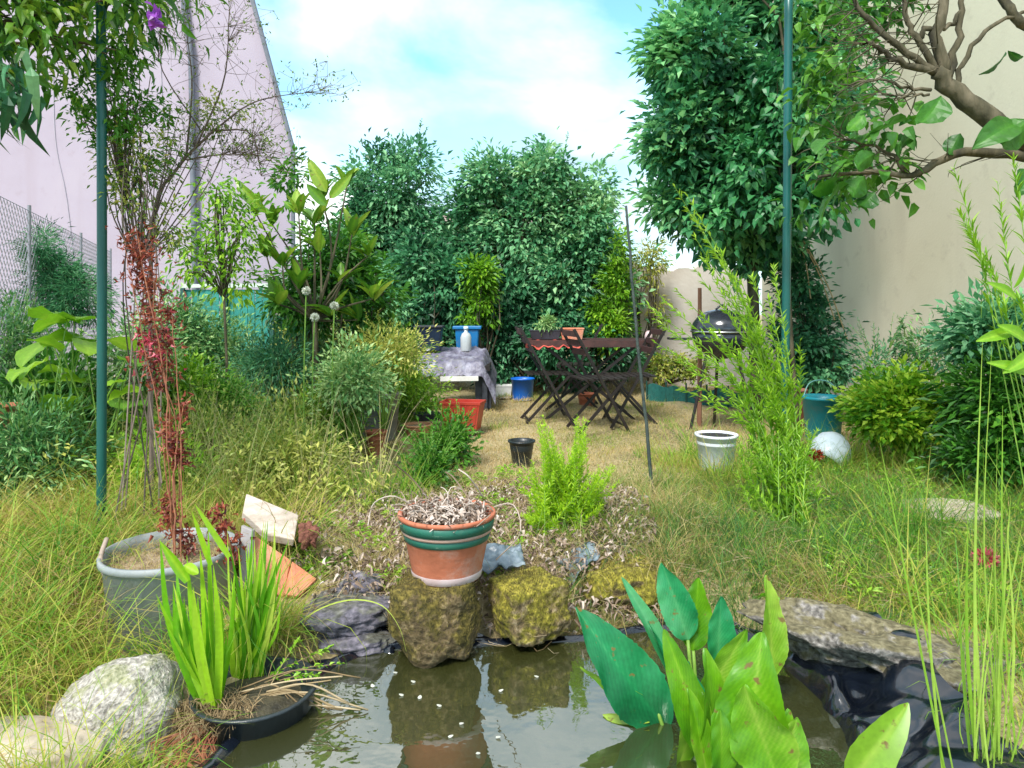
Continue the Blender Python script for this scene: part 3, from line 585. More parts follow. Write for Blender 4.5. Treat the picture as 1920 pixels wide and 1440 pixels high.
# bare twiggy bush
tw=empty('twig_bush',base(285,3.4),'bare twiggy bush with dry brown branchlets against the lilac house','shrub'); mb=MB()
main=[bez([base(285,3.4),P(285,440,3.4),P(330,320,3.4),P(400,245,3.4)],14),bez([P(350,300,3.4),P(410,290,3.4),P(470,290,3.4)],8),bez([P(350,290,3.4),P(360,160,3.4),P(350,60,3.4)],10),bez([P(370,270,3.4),P(420,150,3.4),P(430,20,3.4)],10),bez([P(400,245,3.4),P(480,190,3.4),P(600,170,3.4)],10),bez([P(400,245,3.4),P(470,250,3.4),P(490,330,3.4)],8),bez([P(380,250,3.4),P(300,120,3.4),P(310,20,3.4)],10)]
rs=[(.012,.006),(.005,.002),(.006,.002),(.006,.002),(.005,.0012),(.005,.002),(.004,.0015)]
for p_,(a_,b_) in zip(main,rs): tube(mb,p_,np.linspace(a_,b_,len(p_)),6,rng.random(),cap=False)
ends=[]
for k in range(330):
    p_=main[rng.choice([0,1,2,3,4,5,6,0,1])]; i=rng.integers(max(2,len(p_)//2),len(p_)); a_=p_[i]; dv=unit(unit(a_-P(330,380,3.4))*.6+rng.normal(0,.6,3)*[1,.8,1]); e=a_+dv*rng.uniform(.05,.26)
    ends.append((a_,e))
A_=np.array([e[0] for e in ends]); E_=np.array([e[1] for e in ends]); tubes(mb,A_,E_,.0016,3,bend=rng.normal(0,.02,A_.shape),n=4,tint=rng.random(len(A_)),r2=.0006)
E2=E_[rng.integers(0,len(E_),500)]; E3=E2+rdir(500)*rng.uniform(.02,.08,500)[:,None]; tubes(mb,E2,E3,.0009,3,tint=rng.random(500))
mb.build('branch',L_TWIG,tw); mb=MB(); sel=np.concatenate([E_,E3]); sel=sel[rng.random(len(sel))<.75]
sel=np.repeat(sel,2,0)+rng.normal(0,.012,(len(sel)*2,3)); leaves(mb,sel,rdir(len(sel)),rdir(len(sel)),.02,.008,rng.uniform(0,.6,len(sel))); mb.build('leaf_bud',L_OLIVE,tw)
# ------------------------------------------------------------ left bed shrubs
plant('sapling','slim yellow-green sapling in front of the lilac house','tree',base(420,4.8),
  blobpx([(425,440,55,60,4.8,.2),(410,360,30,45,4.8,.15),(440,520,45,50,4.8,.2),(370,480,35,60,4.8,.2),(460,420,25,40,4.8,.2)]),60,22,.075,.055,.022,L_FRESH,top=tp(420,560,4.8),r0=.012,nl=26,t0=.45,stem='trunk',foli='crown')
mg=empty('magnolia',base(595,5.2),'magnolia with large glossy paddle leaves left of centre','tree'); mb=MB(); tb=MB()
def rosette(c,dirv,n,Lr,wd):
    for k in range(n):
        az=k*2.4+rng.random(); o=np.array([math.cos(az),math.sin(az)*.8,0]); d=unit(np.asarray(dirv,float)*rng.uniform(.5,1.2)+o*rng.uniform(.5,1.0)); L_=Lr*rng.uniform(.7,1.1)
        bigleaf(mb,c+rng.normal(0,.01,3),c+d*L_,wd*rng.uniform(.8,1.1),side=np.cross(d,[0,0,1])+rng.normal(0,.15,3),curl=rng.uniform(.02,.10),cup=.15,tint=np.clip(rng.normal(.45,.25),0,1),nl=6,nw=4)
hub=P(590,600,5.2); tube(tb,bez([base(595,5.2),hub],4),.02,7)
for px,py in [(605,370),(650,350),(560,400),(510,420),(480,400),(530,500),(600,470),(660,440),(690,480),(560,540),(640,530),(700,560),(590,420),(520,570),(500,480),(620,590),(670,600)]:
    c=P(px,py,5.2+rng.uniform(-.2,.2)); tube(tb,bez([hub,(hub+c)/2+rng.normal(0,.05,3),c],7),np.linspace(.012,.005,7),5,cap=False)
    rosette(c,(0,0,1) if py<450 else unit(np.array([rng.normal(0,.5),-.3,.7])),7,.21,.075)
bigleaf(mb,P(500,400,5.0),P(440,335,5.0),.08,curl=.1,tint=.6); bigleaf(mb,P(612,360,5.0),P(578,297,5.0),.10,curl=.05,tint=.75,side=(1,0,.3)); bigleaf(mb,P(618,372,5.0),P(660,326,5.0),.08,tint=.6); bigleaf(mb,P(612,385,5.0),P(575,345,5.0),.08,tint=.3)
mb.build('foliage',L_BIG,mg,smooth=True); tb.build('stem',BARK,mg)
plant('shrub','dense mid-green bush behind the magnolia leaves','shrub',base(620,5.7),blobpx([(620,500,80,90,5.7,.3),(570,560,70,70,5.7,.3),(690,560,60,60,5.7,.3),(545,330,12,55,5.7,.08)]),120,45,.07,.07,.03,L_GREEN,nl=20,t0=.4)
plant('conifer','feathery blue-green conifer in front of the chain link fence','tree',base(120,5.2),
  blobpx([(85,470,28,40,5.2,.12),(110,530,50,60,5.2,.2),(150,560,45,60,5.2,.2),(60,580,40,50,5.2,.2)]),110,90,.05,.05,.006,L_DARKTEAL,top=tp(110,540,5.2),r0=.015,nl=20,t0=.5)
hh=empty('hollyhock',base(150,3.7),'broad-leaved hollyhock clump left of the green post','plant'); mb=MB(); tb=MB()
for (px,py,wd) in [(100,600,85),(150,640,80),(70,660,75),(120,720,80),(240,760,75),(100,610,60),(140,600,60),(125,640,70),(90,650,60),(160,650,50),(70,690,60),(110,700,60),(60,720,50),(230,650,70),(245,680,50),(215,720,40),(240,740,60),(260,790,60),(220,830,55),(250,850,50),(110,760,60),(80,780,50),(140,740,50),(150,820,60),(110,830,60),(70,830,50),(40,700,45),(170,770,50)]:
    c=P(px,py,3.7+rng.uniform(-.25,.2)); d=unit(np.array([rng.normal(0,.8),-.5,rng.normal(-.1,.4)])); s_=wd/F*3.7*.95
    bigleaf(mb,c-d*s_*.4,c+d*s_*.6,s_*1.15,side=np.cross(d,[0,.3,1]),cup=.08,curl=.08,tint=np.clip(rng.normal(.6,.2),0,1),shape='heart',wave=.05,nl=6)
    bb=base(150+rng.uniform(-50,50),3.7); tube(tb,bez([bb,(bb+c)/2+rng.normal(0,.04,3),c-d*s_*.4],7),np.linspace(.007,.003,7),5,rng.random(),cap=False)
mb.build('foliage',L_FRESH,hh,smooth=True); tb.build('stem',STEMG,hh)
specs=[('grey-green feathery shrub at the far left edge','L_GREY',(20,640,60,90,4.4,.3),70,60,.06,.045,.014,.45),
('dark grey-green herb mound low at the left edge','L_GREY',(50,830,110,90,3.5,.35),110,70,.06,.05,.012,.4),
('mid-green weedy bush behind the hollyhock','L_GREEN',(90,760,110,80,4.2,.35),110,50,.07,.06,.03,.4),
('round bright green box bush beyond the red-stemmed plant','L_GREEN',(430,745,45,45,4.7,.17),60,60,.04,.03,.014,.7),
('dark feathery blue-green bush left of the allium stems','L_DARKTEAL',(515,680,60,50,5.2,.25),80,80,.06,.05,.01,.4),
('silvery grey shrub between the sapling and the dark bush','L_GREY',(400,650,90,55,5.6,.3),90,60,.07,.05,.018,.5),
('pale grey-green flowering shrub left of the covered bench','L_GREY',(650,670,90,50,6.0,.35),120,60,.06,.045,.016,.75),
('yellow-green airy shrub before the covered bench','L_FRESH',(735,680,60,60,5.9,.3),90,55,.06,.045,.016,.55),
('pale upright weed behind the yellow-green shrub','L_GREY',(710,620,25,35,6.3,.15),26,45,.04,.04,.014,.8),
('fresh green herb patch left of the old grey tub','L_FRESH',(615,775,42,45,5.0,.2),60,50,.06,.045,.018,.4),
('olive weed bank between box bush and grey tub','L_OLIVE',(560,790,90,45,4.9,.3),100,55,.06,.045,.016,.6),
('green-gold weed bank beyond the red planter','L_FRESH',(770,735,70,35,6.3,.25),80,50,.05,.04,.015,.5),
('low leafy rosette plant before the red planter','L_GREEN',(840,835,42,42,4.7,.17),44,40,.05,.05,.024,.55),
('small dark leafy weed behind the striped pot','L_GREEN',(805,885,22,22,4.1,.08),20,34,.035,.04,.02,.35),
('bright lime weed clump behind the red-stemmed plant','L_FRESH',(300,880,60,70,3.7,.2),70,50,.05,.05,.016,.6),
('grey-green weed bank behind the red-stemmed plant','L_OLIVE',(380,830,100,60,4.2,.25),100,50,.06,.045,.016,.5),
('teal-green weeds below the privacy screen','L_GREY',(330,600,70,60,5.6,.3),70,55,.07,.05,.02,.45),
('pale weed bank in front of the magnolia trunk','L_GREY',(660,700,60,50,4.8,.2),70,55,.06,.05,.018,.75),
('pale gold seeding weeds before the covered bench','L_OLIVE',(720,650,80,35,5.4,.2),60,50,.06,.04,.014,.95),
('fresh weed bank left of the box bush','L_FRESH',(350,720,60,60,4.6,.2),60,50,.06,.05,.018,.5),
('airy pale weeds between hollyhock and red-stemmed plant','L_GREY',(260,650,50,70,4.4,.2),50,50,.06,.05,.016,.7),
('gold-green weed bank behind the pale board','L_OLIVE',(540,850,110,35,3.9,.2),80,50,.05,.04,.012,.85),
('olive climbing weeds left of the covered bench','L_OLIVE',(590,630,70,40,6.2,.25),70,50,.06,.04,.016,.55)]
for (lb,mt,b_,nc,pr,cr_,L_,W_,t0_) in specs:
    x=b_[0]; plant('weed_clump' if 'weed' in lb or 'herb' in lb else 'bush',lb,'plant' if 'weed' in lb or 'herb' in lb else 'shrub',base(x,b_[4]),blobpx([b_,(b_[0]-b_[2]*.4,b_[1]+b_[3]*.5,b_[2]*.7,b_[3]*.7,b_[4],b_[5]),(b_[0]+b_[2]*.4,b_[1]+b_[3]*.5,b_[2]*.7,b_[3]*.7,b_[4],b_[5])]),int(nc*.9),pr,cr_*1.35,L_,W_,globals()[mt],shoots=34 if 'box' not in lb else 4,sl=.22,bark=STEMG,nl=26,t0=t0_+.05,r1=.002,r0=.01,tv=.28,droop=0,shell=.2)
# alliums
for k,(x,y,y1) in enumerate([(574,545,760),(590,595,765),(627,573,770)]):
    al=empty('allium',base(x-4,4.6),['tallest white allium head above the bush tops','lowest pinkish-white allium head before the magnolia','small white allium head right of the other two'][k],'flower','allium flowers'); mb=MB(); tb=MB()
    c=P(x,y,4.6); n=150; d=rdir(n); leaves(mb,c+d*.008,d,rdir(n),.024,.012,rng.random(n)); mb.build('flower_head',L_WHITE,al)
    tube(tb,bez([base(x-4,4.6),P(x-4,700,4.6),c],8),.0045,5); tb.build('stem',STEMG,al)
# ------------------------------------------------------------ grey tub with the red plant
TUB=surf('grey_plastic',[(.16,.18,.185),(.24,.265,.27),(.29,.31,.315),(.35,.36,.355)],5,.6,.25,60,stretch=(1,1,.4))
POTSOIL=surf('soil_dry',[(.16,.11,.07),(.30,.22,.14),(.44,.35,.25)],30,1,.8,60,dist=.02)
tc_=np.array([GX(320,2.53),2.53,0.]); tzb=float(gz(tc_[0],tc_[1]-.1))-.08
tub=empty('planter_tub',(tc_[0],tc_[1],tzb),'large round grey plastic tub beside the iris clump','tub'); mb=MB()
zt=.205; r_=.224
lathe(mb,[(0,tzb),(r_*.80,tzb),(r_*.83,tzb+.01),(r_*.97,zt-.03),(r_*1.0,zt-.025),(r_*1.03,zt-.02),(r_*1.03,zt),(r_*.98,zt+.002),(r_*.96,zt-.03),(r_*.93,zt-.08)],(tc_[0],tc_[1],0),56,wob=.008); mb.build('tub_shell',TUB,tub,smooth=True)
mb=MB(); lathe(mb,[(r_*.95,zt-.06),(r_*.6,zt-.035),(r_*.3,zt-.03),(.001,zt-.025)],(tc_[0],tc_[1],0),40); mb.build('soil',POTSOIL,tub,smooth=True)
mb=MB(); n=900; a_=rng.uniform(0,6.28,n); rr=r_*.9*np.sqrt(rng.random(n)); B_=np.stack([tc_[0]+rr*np.cos(a_),tc_[1]+rr*np.sin(a_),np.full(n,zt-.04)],-1)
blades(mb,B_,rng.uniform(0,6.28,n),rng.uniform(.03,.10,n),rng.uniform(.8,2.5,n),.0022,rng.uniform(0,.5,n)); mb.build('dry_grass',G_DRY,tub)
mb=MB()
for k in range(9): # pale cord tied to the rim
    pass
pr=[P(200,1010,2.5),P(188,1050,2.42),P(200,1085,2.38),P(215,1110,2.36)]; tube(mb,bez(pr,14),.008,6); tag(mb.build('rag',L_PALE,smooth=True),'pale twisted rag hanging on the left rim of the grey tub','rag')
rp_=empty('dock_plant',(tc_[0]+.0,tc_[1],zt-.04),'rust-red dock plant with tall seed heads in the grey tub','plant'); mb=MB(); tb=MB(); hb_=MB()
stems=[([(335,1060),(325,900),(300,700),(255,430)],.0045),([(330,1050),(320,850),(310,650),(285,520)],.003),([(335,1050),(330,860),(345,760),(355,740)],.003),([(340,1050),(335,830),(320,600),(330,560)],.0028),([(330,1040),(300,800),(260,560),(232,440)],.0028),([(335,1050),(325,800),(290,640),(290,470)],.0028)]
for pl,r0_ in stems:
    p_=bez([P(x+rng.normal(0,5),y,2.5+.25*(1060-y)/600+rng.normal(0,.03)) for x,y in pl],24)+rng.normal(0,.0025,(24,3)); tube(tb,p_,np.linspace(r0_,r0_*.4,24),6,rng.random())
def redmass(c1,c2,n,sp,D_,mbx,t0_=.5):
    t=rng.random(n)[:,None]; c=P(*c1,D_)*(1-t)+P(*c2,D_)*t+rng.normal(0,1,(n,3))*sp/F*D_*(.6+.9*np.abs(np.sin(t*9+c1[0]))); leaves(mbx,c,rdir(n)+[0,0,-.3],rdir(n),rng.uniform(.010,.034,n),rng.uniform(.005,.015,n),rng.normal(t0_,.35,n),q=1,droop=.6,fold=1.)
redmass((262,440),(285,600),430,12,2.8,mb,.6); redmass((290,600),(300,730),320,13,2.7,mb,.45); redmass((318,560),(320,650),90,8,2.75,mb,.5); redmass((315,760),(318,850),110,8,2.7,mb,.8)
redmass((325,820),(338,865),160,8,2.6,mb,.4); redmass((345,745),(350,790),50,5,2.65,mb,.5); redmass((318,930),(322,1000),130,8,2.55,mb,.6); redmass((405,955),(440,1040),170,9,2.45,mb,.55); redmass((345,990),(355,1040),100,8,2.5,mb,.3)
redmass((280,640),(300,660),90,13,2.7,hb_,.5); redmass((243,440),(262,520),100,8,2.8,mb,.7)
tube(tb,bez([P(440,1060,2.42),P(425,1000,2.44),P(405,950,2.46)],8),.004,5)
mb.build('seed_head',L_RED,rp_); tb.build('stem',STEMR,rp_); hb_.build('blossom',L_HOT,rp_)
# ------------------------------------------------------------ iris clump in a black basket
IC=np.array([GX(400,1.97),1.97]); ib=empty('pond_basket',(IC[0],IC[1],WZ),'black mesh pond basket at the left pond edge','basket'); mb=MB()
BLK=surf('black_plastic',[(.008,.012,.015),(.03,.04,.045)],8,.35,.2,60)
lathe(mb,[(.001,-.30),(.13,-.30),(.165,-.03),(.175,-.025),(.175,-.018),(.16,-.02),(.15,-.05),(.001,-.06)],(IC[0]+.10,IC[1]+.05,0),36); mb.build('basket',BLK,ib,smooth=True)
mb=MB(); lathe(mb,[(.15,-.06),(.08,-.035),(.001,-.03)],(IC[0]+.10,IC[1]+.05,0),24); mb.build('soil',surf('mud',[(.02,.018,.01),(.07,.06,.03)],30,.7,.6),ib)
ir=empty('iris',(IC[0],IC[1],WZ),'bright green iris with sword leaves at the left pond edge','plant'); mb=MB()
def sword(px0,py0,px1,py1,D0,D1,wd,tint,bend=0,tipdrop=0):
    a_=P(px0,py0,D0); e=P(px1,py1,D1); n=9; pts=bez([a_,(a_+e)/2+np.array([bend,0,.0]),e+np.array([0,0,-tipdrop])],n); T=unit(np.gradient(pts,axis=0)); sv=unit(np.cross(T,np.array([rng.normal(0,.35),1.,0]))); Nn=np.cross(sv,T)
    V=[];
    for i in range(n):
        t=i/(n-1); w_=wd/2*(1-t**3.0)*(.75+.25*min(1,t*4))+.0004; V+= [pts[i]-sv[i]*w_,pts[i]+Nn[i]*w_*.35,pts[i]+sv[i]*w_]
    i=np.arange(n-1)*3; mb.add(V,np.concatenate([np.stack([i,i+1,i+4,i+3],-1),np.stack([i+1,i+2,i+5,i+4],-1)]),tint)
for a_ in [(385,1330,330,1060,1.98,2.1,.022,.35,-.02),(375,1330,300,1010,1.97,2.0,.024,.3,-.03),(392,1330,350,1040,1.96,2.0,.026,.5,-.01),(398,1330,375,1030,1.95,1.95,.024,.6,0),(402,1325,390,985,1.96,1.98,.024,.45,.0),(408,1330,400,1060,1.94,1.93,.022,.6,.01),(395,1320,362,1100,1.93,1.9,.026,.7,-.01),(410,1325,440,1080,1.97,2.0,.014,.4,.01),(385,1320,345,1120,1.94,1.95,.02,.55,-.02),(390,1325,330,1130,2.0,2.05,.018,.3,-.03),(405,1320,415,1120,1.95,1.95,.016,.55,.01),(400,1325,372,1150,1.92,1.9,.02,.65,-.005),(412,1325,425,1190,1.98,2.0,.015,.35,0)]: sword(*a_)
for k in range(46):
    x0=465+rng.uniform(-28,28); x1=x0+rng.normal(18,32); sword(x0,1285+rng.uniform(-20,10),x1,rng.uniform(970,1150),2.12,2.15+rng.uniform(-.05,.1),rng.uniform(.010,.020),rng.uniform(.1,.9),rng.normal(0,.015))
for pl in [((430,985),(365,945)),((395,1000),(360,960))]: sword(pl[0][0],pl[0][1]+60,pl[1][0],pl[1][1],2.0,1.98,.016,.6,0)
bp_=bez([P(345,1075,1.98),P(322,1040,1.97),P(300,1012,1.96)],6)
for k in range(14): sword(388+rng.uniform(-22,22),1325+rng.uniform(-10,15),388+rng.normal(-15,40),rng.uniform(1090,1210),1.96,1.95+rng.uniform(-.08,.08),rng.uniform(.014,.024),rng.uniform(.1,.8),rng.normal(0,.015))
bigleaf(mb,P(352,1090,1.97),P(298,1012,1.95),.03,side=(.6,.2,-.6),tint=.45,nl=8,nw=4,shape='sw'); bigleaf(mb,P(345,1060,1.95),P(372,1075,1.9),.026,side=(.3,.2,.8),tint=.6,nl=6,nw=4)
mb.build('leaf_blade',L_IRIS,ir,smooth=True)
mb=MB(); n=700; c=np.array([GX(400,1.93),1.93,WZ+.02]); a_=rng.uniform(0,6.28,n); rr=.11*np.sqrt(rng.random(n)); B_=c+np.stack([rr*np.cos(a_),rr*np.sin(a_)*.7,rng.uniform(-.01,.03,n)],-1)
blades(mb,B_,rng.uniform(0,6.28,n),rng.uniform(.03,.10,n),rng.uniform(1,3,n),.003,rng.uniform(0,.5,n)); mb.build('dry_crown',L_STRAW,ir)
mb=MB()
for k in range(26): tube(mb,bez([P(385+rng.uniform(-30,50),1355,1.9),P(320+rng.uniform(-40,90),1400,1.84),P(265+k*8,1470,1.72)],10),rng.uniform(.0015,.0038),5,rng.random())
mb.build('runner',STEMR,ir,smooth=True)
# water forget-me-not sprigs trailing from the basket
mb=MB(); tb=MB(); 
sprigs(mb,tb,P(480,1290,2.05),[P(640,1245,2.1),P(620,1215,2.15),P(560,1200,2.2),P(600,1265,2.05)],34,.022,.012,r=.002,t0=.6,start=.1,taper=.2)
tr=empty('trailing_herb',P(480,1290,2.05),'pale trailing water herb over the black basket rim','plant'); mb.build('foliage',L_FRESH,tr); 
m3=MB(); ap=bez([P(545,1180,2.28),P(600,1142,2.26),P(660,1125,2.24),P(715,1135,2.2),P(748,1175,2.16),P(762,1222,2.12)],24); wv=np.linspace(.012,.003,24)[:,None]; m3.add(np.stack([ap-[0,1,0]*wv/2,ap+[0,0,1]*wv*.3,ap+[0,1,0]*wv/2],1).reshape(-1,3),np.concatenate([np.stack([np.arange(23)*3+q,np.arange(23)*3+q+1,np.arange(23)*3+q+4,np.arange(23)*3+q+3],-1) for q in(0,1)]),.9); m3.build('arching_leaf',L_IRIS,tr)
for k in range(14):
    a_=P(440+rng.uniform(-10,60),1310+rng.uniform(-20,30),2.0); e=P(480+rng.uniform(0,220),1250+rng.uniform(0,170),2.0); e[2]=max(e[2],WZ+.005); tube(tb,bez([a_,(a_+e)/2+[0,0,rng.uniform(.01,.05)],e],10),rng.uniform(.0015,.003),4,rng.random())
tb.build('stem',L_STRAW,tr,smooth=True)

# ------------------------------------------------------------ stones round the pond
def mossmat(name, moss, rock, amt=.5, scale=9):
    m,t,b,o=newmat(name); tcc=nn(t,'ShaderNodeTexCoord'); ns=nn(t,'ShaderNodeTexNoise'); ns.inputs['Scale'].default_value=scale; ns.inputs['Detail'].default_value=9; ns.inputs['Roughness'].default_value=.65
    n2=nn(t,'ShaderNodeTexNoise'); n2.inputs['Scale'].default_value=scale*6; n2.inputs['Detail'].default_value=6
    t.links.new(tcc.outputs['Object'],ns.inputs['Vector']); t.links.new(tcc.outputs['Object'],n2.inputs['Vector'])
    ge=nn(t,'ShaderNodeNewGeometry'); sp=nn(t,'ShaderNodeSeparateXYZ'); t.links.new(ge.outputs['Normal'],sp.inputs[0])
    a=nn(t,'ShaderNodeMath'); a.operation='MULTIPLY_ADD'; t.links.new(sp.outputs['Z'],a.inputs[0]); a.inputs[1].default_value=.18; t.links.new(ns.outputs['Fac'],a.inputs[2])
    mr=nn(t,'ShaderNodeMapRange'); mr.inputs[1].default_value=.62-amt*.3; mr.inputs[2].default_value=.72-amt*.3; t.links.new(a.outputs[0],mr.inputs[0])
    r1=ramp(t,moss,n2.outputs['Fac']); r2=ramp(t,rock,n2.outputs['Fac']); mxx=nn(t,'ShaderNodeMix'); mxx.data_type='RGBA'
    for r_ in (r1,r2):
        for e_ in r_.color_ramp.elements: e_.position=.3+e_.position*.4
    t.links.new(mr.outputs[0],mxx.inputs[0]); t.links.new(r2.outputs[0],mxx.inputs[6]); t.links.new(r1.outputs[0],mxx.inputs[7]); t.links.new(mxx.outputs[2],b.inputs['Base Color']); b.inputs['Roughness'].default_value=.95
    bp=nn(t,'ShaderNodeBump'); bp.inputs['Strength'].default_value=.9; bp.inputs['Distance'].default_value=.012; t.links.new(n2.outputs['Fac'],bp.inputs['Height']); t.links.new(bp.outputs[0],b.inputs['Normal']); return m
MOSSY=mossmat('mossy_stone',[(.025,.022,.005),(.09,.07,.012),(.22,.17,.035)],[(.04,.028,.012),(.13,.09,.04),(.28,.21,.11)],.55)
MOSSY2=mossmat('mossy_stone_bright',[(.05,.045,.006),(.19,.17,.015),(.40,.34,.05)],[(.06,.045,.02),(.20,.14,.07),(.42,.33,.20)],.6)
PALEST=mossmat('pale_boulder',[(.16,.17,.08),(.30,.30,.18),(.42,.40,.28)],[(.17,.15,.13),(.38,.35,.31),(.62,.57,.51)],.0,15)
SLAB=mossmat('slab_stone',[(.07,.06,.03),(.15,.13,.07),(.25,.22,.13)],[(.05,.045,.04),(.17,.155,.14),(.36,.33,.31)],.35,10)
DKST=mossmat('dark_stone',[(.05,.05,.04),(.11,.11,.09),(.2,.2,.16)],[(.05,.05,.06),(.13,.12,.15),(.28,.25,.30)],.1,7)
SANDST=surf('sandstone',[(.30,.24,.17),(.46,.39,.30),(.58,.50,.41)],6,.9,.5)
def stone(name,label,c,rad,mat,seed=0,boxy=0.,rough=.12,rot=0,tilt=0,parent=None,sub=5,cat='stone',group=None):
    import bmesh
    bm=bmesh.new(); bmesh.ops.create_icosphere(bm,subdivisions=sub,radius=1)
    o3=Vector((seed*3.1,seed*1.7,seed*5.3)); M=Matrix.Rotation(rot,3,'Z')@Matrix.Rotation(tilt,3,'Y')
    V=[]
    for v in bm.verts:
        d=v.co.normalized(); q=max(abs(d.x),abs(d.y),abs(d.z)); p=d*(1-boxy)+d/q*boxy*.85
        f_=1+rough*mnoise.noise(d*1.3+o3)*1.5+rough*.5*mnoise.noise(d*3.5+o3)+rough*.22*mnoise.noise(d*9+o3)+rough*.1*mnoise.noise(d*22+o3)
        p=Vector((p.x*rad[0],p.y*rad[1],p.z*rad[2]))*f_; V.append(list(M@p+Vector(tuple(c))))
    f=np.array([[v.index for v in fc.verts] for fc in bm.faces]); bm.free()
    mb=MB(); mb.add(V,f); o=mb.build(name,mat,parent,smooth=True)
    if label: tag(o,label,cat,group)
    return o,np.array(V)
def tufts(V,n,mat,parent_name,label,L=.018,zmin=None,W=.0016,lean=1.6):
    idx=rng.choice(len(V),n); B_=V[idx]
    if zmin is not None: B_=B_[B_[:,2]>zmin]
    mbx=MB(); k=len(B_); blades(mbx,B_,rng.uniform(0,6.28,k),rng.uniform(.5,1.3,k)*L,rng.uniform(.3,lean,k),W,rng.uniform(0,1,k),k=2); return mbx
MOSSL=leafmat('moss_fibre',[(.04,.035,.008),(.15,.12,.02),(.38,.30,.09)],tr=.15,rough=.8)
def mossy(label,c,rad,mat,seed,boxy,**k):
    zc=c[2]; o,V=stone('boulder',label,c,rad,mat,seed,boxy,cat='stone',**k)
    mbx=tufts(V,9000,MOSSL,None,None,L=.014,zmin=WZ+.02); mbx.build('moss',MOSSL,o,world=False) if False else None
    ob=mbx.build('moss',MOSSL); ob.parent=o; return o
mossy('tall mossy boulder carrying the striped terracotta pot',P(812,1150,2.36),(.150,.14,.148),MOSSY,1,.35,rough=.16)
mossy('squarish mossy boulder directly right of the one under the pot',P(988,1132,2.44),(.125,.12,.105),MOSSY2,2,.8,rough=.15,rot=.5,tilt=-.06)
mossy('low mossy boulder furthest right behind the broad pond leaves',P(1160,1096,2.70),(.155,.15,.09),MOSSY2,4,.3,rough=.2)
stone('boulder','dark purplish-grey flat boulder left of the mossy boulders at the water',P(650,1150,2.48),(.17,.14,.06),DKST,5,.3,rough=.16)
stone('boulder','second dark stone half sunk under the purplish-grey flat boulder',P(665,1200,2.40),(.14,.09,.035),DKST,6,.3,rough=.14)
stone('boulder','small grey stone behind the tall mossy boulder',P(680,1100,2.62),(.08,.06,.05),DKST,16,.2,rough=.18)
stone('boulder','large rounded pale boulder at the lower left corner',P(225,1342,1.95),(.165,.15,.145),PALEST,7,.2,rough=.11,tilt=-.3)
stone('boulder','flat pinkish stone cut by the bottom left corner',P(50,1415,1.78),(.19,.12,.06),SANDST,8,.4,rough=.10)
stone('boulder','long rough grey rock slab above the black liner on the right',P(1672,1222,2.16),(.31,.15,.085),SLAB,9,.2,rough=.42,rot=-.35,tilt=.16)
stone('boulder','small rough rock at the far end of the grey rock slab',P(1790,1275,2.0),(.12,.10,.055),SLAB,10,.2,rough=.25)
stone('stepping_stone','pale sandy flat stone in the grass on the right',P(1775,958,3.6),(.26,.22,.03),SANDST,12,.35,rough=.1)
stone('stepping_stone','dusty flat stone near the right edge lower than the sandy one',P(1880,1120,2.6),(.14,.12,.03),SLAB,13,.35,rough=.1)
# pond liner
def closed(poly,n):
    q=np.vstack([poly[-1],poly,poly[0],poly[1]]); out=[]
    for k in range(n):
        x=k/n*len(poly); i=int(x); t=x-i; a,b,c,d=q[i],q[i+1],q[i+2],q[(i+3)%len(q)]
        out.append(.5*((2*b)+(-a+c)*t+(2*a-5*b+4*c-d)*t*t+(-a+3*b-3*c+d)*t**3))
    return np.array(out)
ring=closed(POND,420); tg=unit(np.roll(ring,-1,0)-np.roll(ring,1,0)); nrm=np.stack([tg[:,1],-tg[:,0]],-1)
if sdist(*(ring[50]+nrm[50]*.03))<0: nrm=-nrm
NV=26; V=[]
for i,(p,nv) in enumerate(zip(ring,nrm)):
    right=np.clip((p[0]-.62)/.25,0,1)*np.clip((2.45-p[1])/.2,0,1)
    wd=.055+.02*math.sin(i*.31)+.22*right
    for j in range(NV):
        v=-.10+(wd+.10)*j/(NV-1); q=p+nv*v; h=max(float(gz(*q)),WZ-.14)
        wr=.5*mnoise.noise(Vector((i*.09,v*5,2)))+.25*mnoise.noise(Vector((i*.13+v*9,v*4,5)))
        z=h+.012+.022*abs(wr)+(right*(.03+.06*mnoise.noise(Vector((i*.05+v*5,v*2,9)))+.022*mnoise.noise(Vector((i*.16-v*9,v*2.5,4)))+.012*math.sin(i*.22+v*26+3*mnoise.noise(Vector((i*.05,v*3,1))))))+ (.02*max(0,1-abs(v-.02)/.03))
        if v<-.03: z=min(z,WZ-.01)
        V.append([q[0],q[1],z])
i=np.arange(420)[:,None]*NV; i2=((np.arange(420)+1)%420)[:,None]*NV; j=np.arange(NV-1)[None,:]
mb=MB(); mb.add(V,np.stack([i+j,i+j+1,i2+j+1,i2+j],-1).reshape(-1,4))
LINER=surf('liner',[(.002,.003,.006),(.006,.009,.016),(.02,.03,.045)],7,.13,.12,14,spec=1.0,contrast=(.35,.8))
tag(mb.build('pond_liner',LINER,smooth=True),'wrinkled black plastic liner rimming the pond, widest below the rock slab','pond liner')
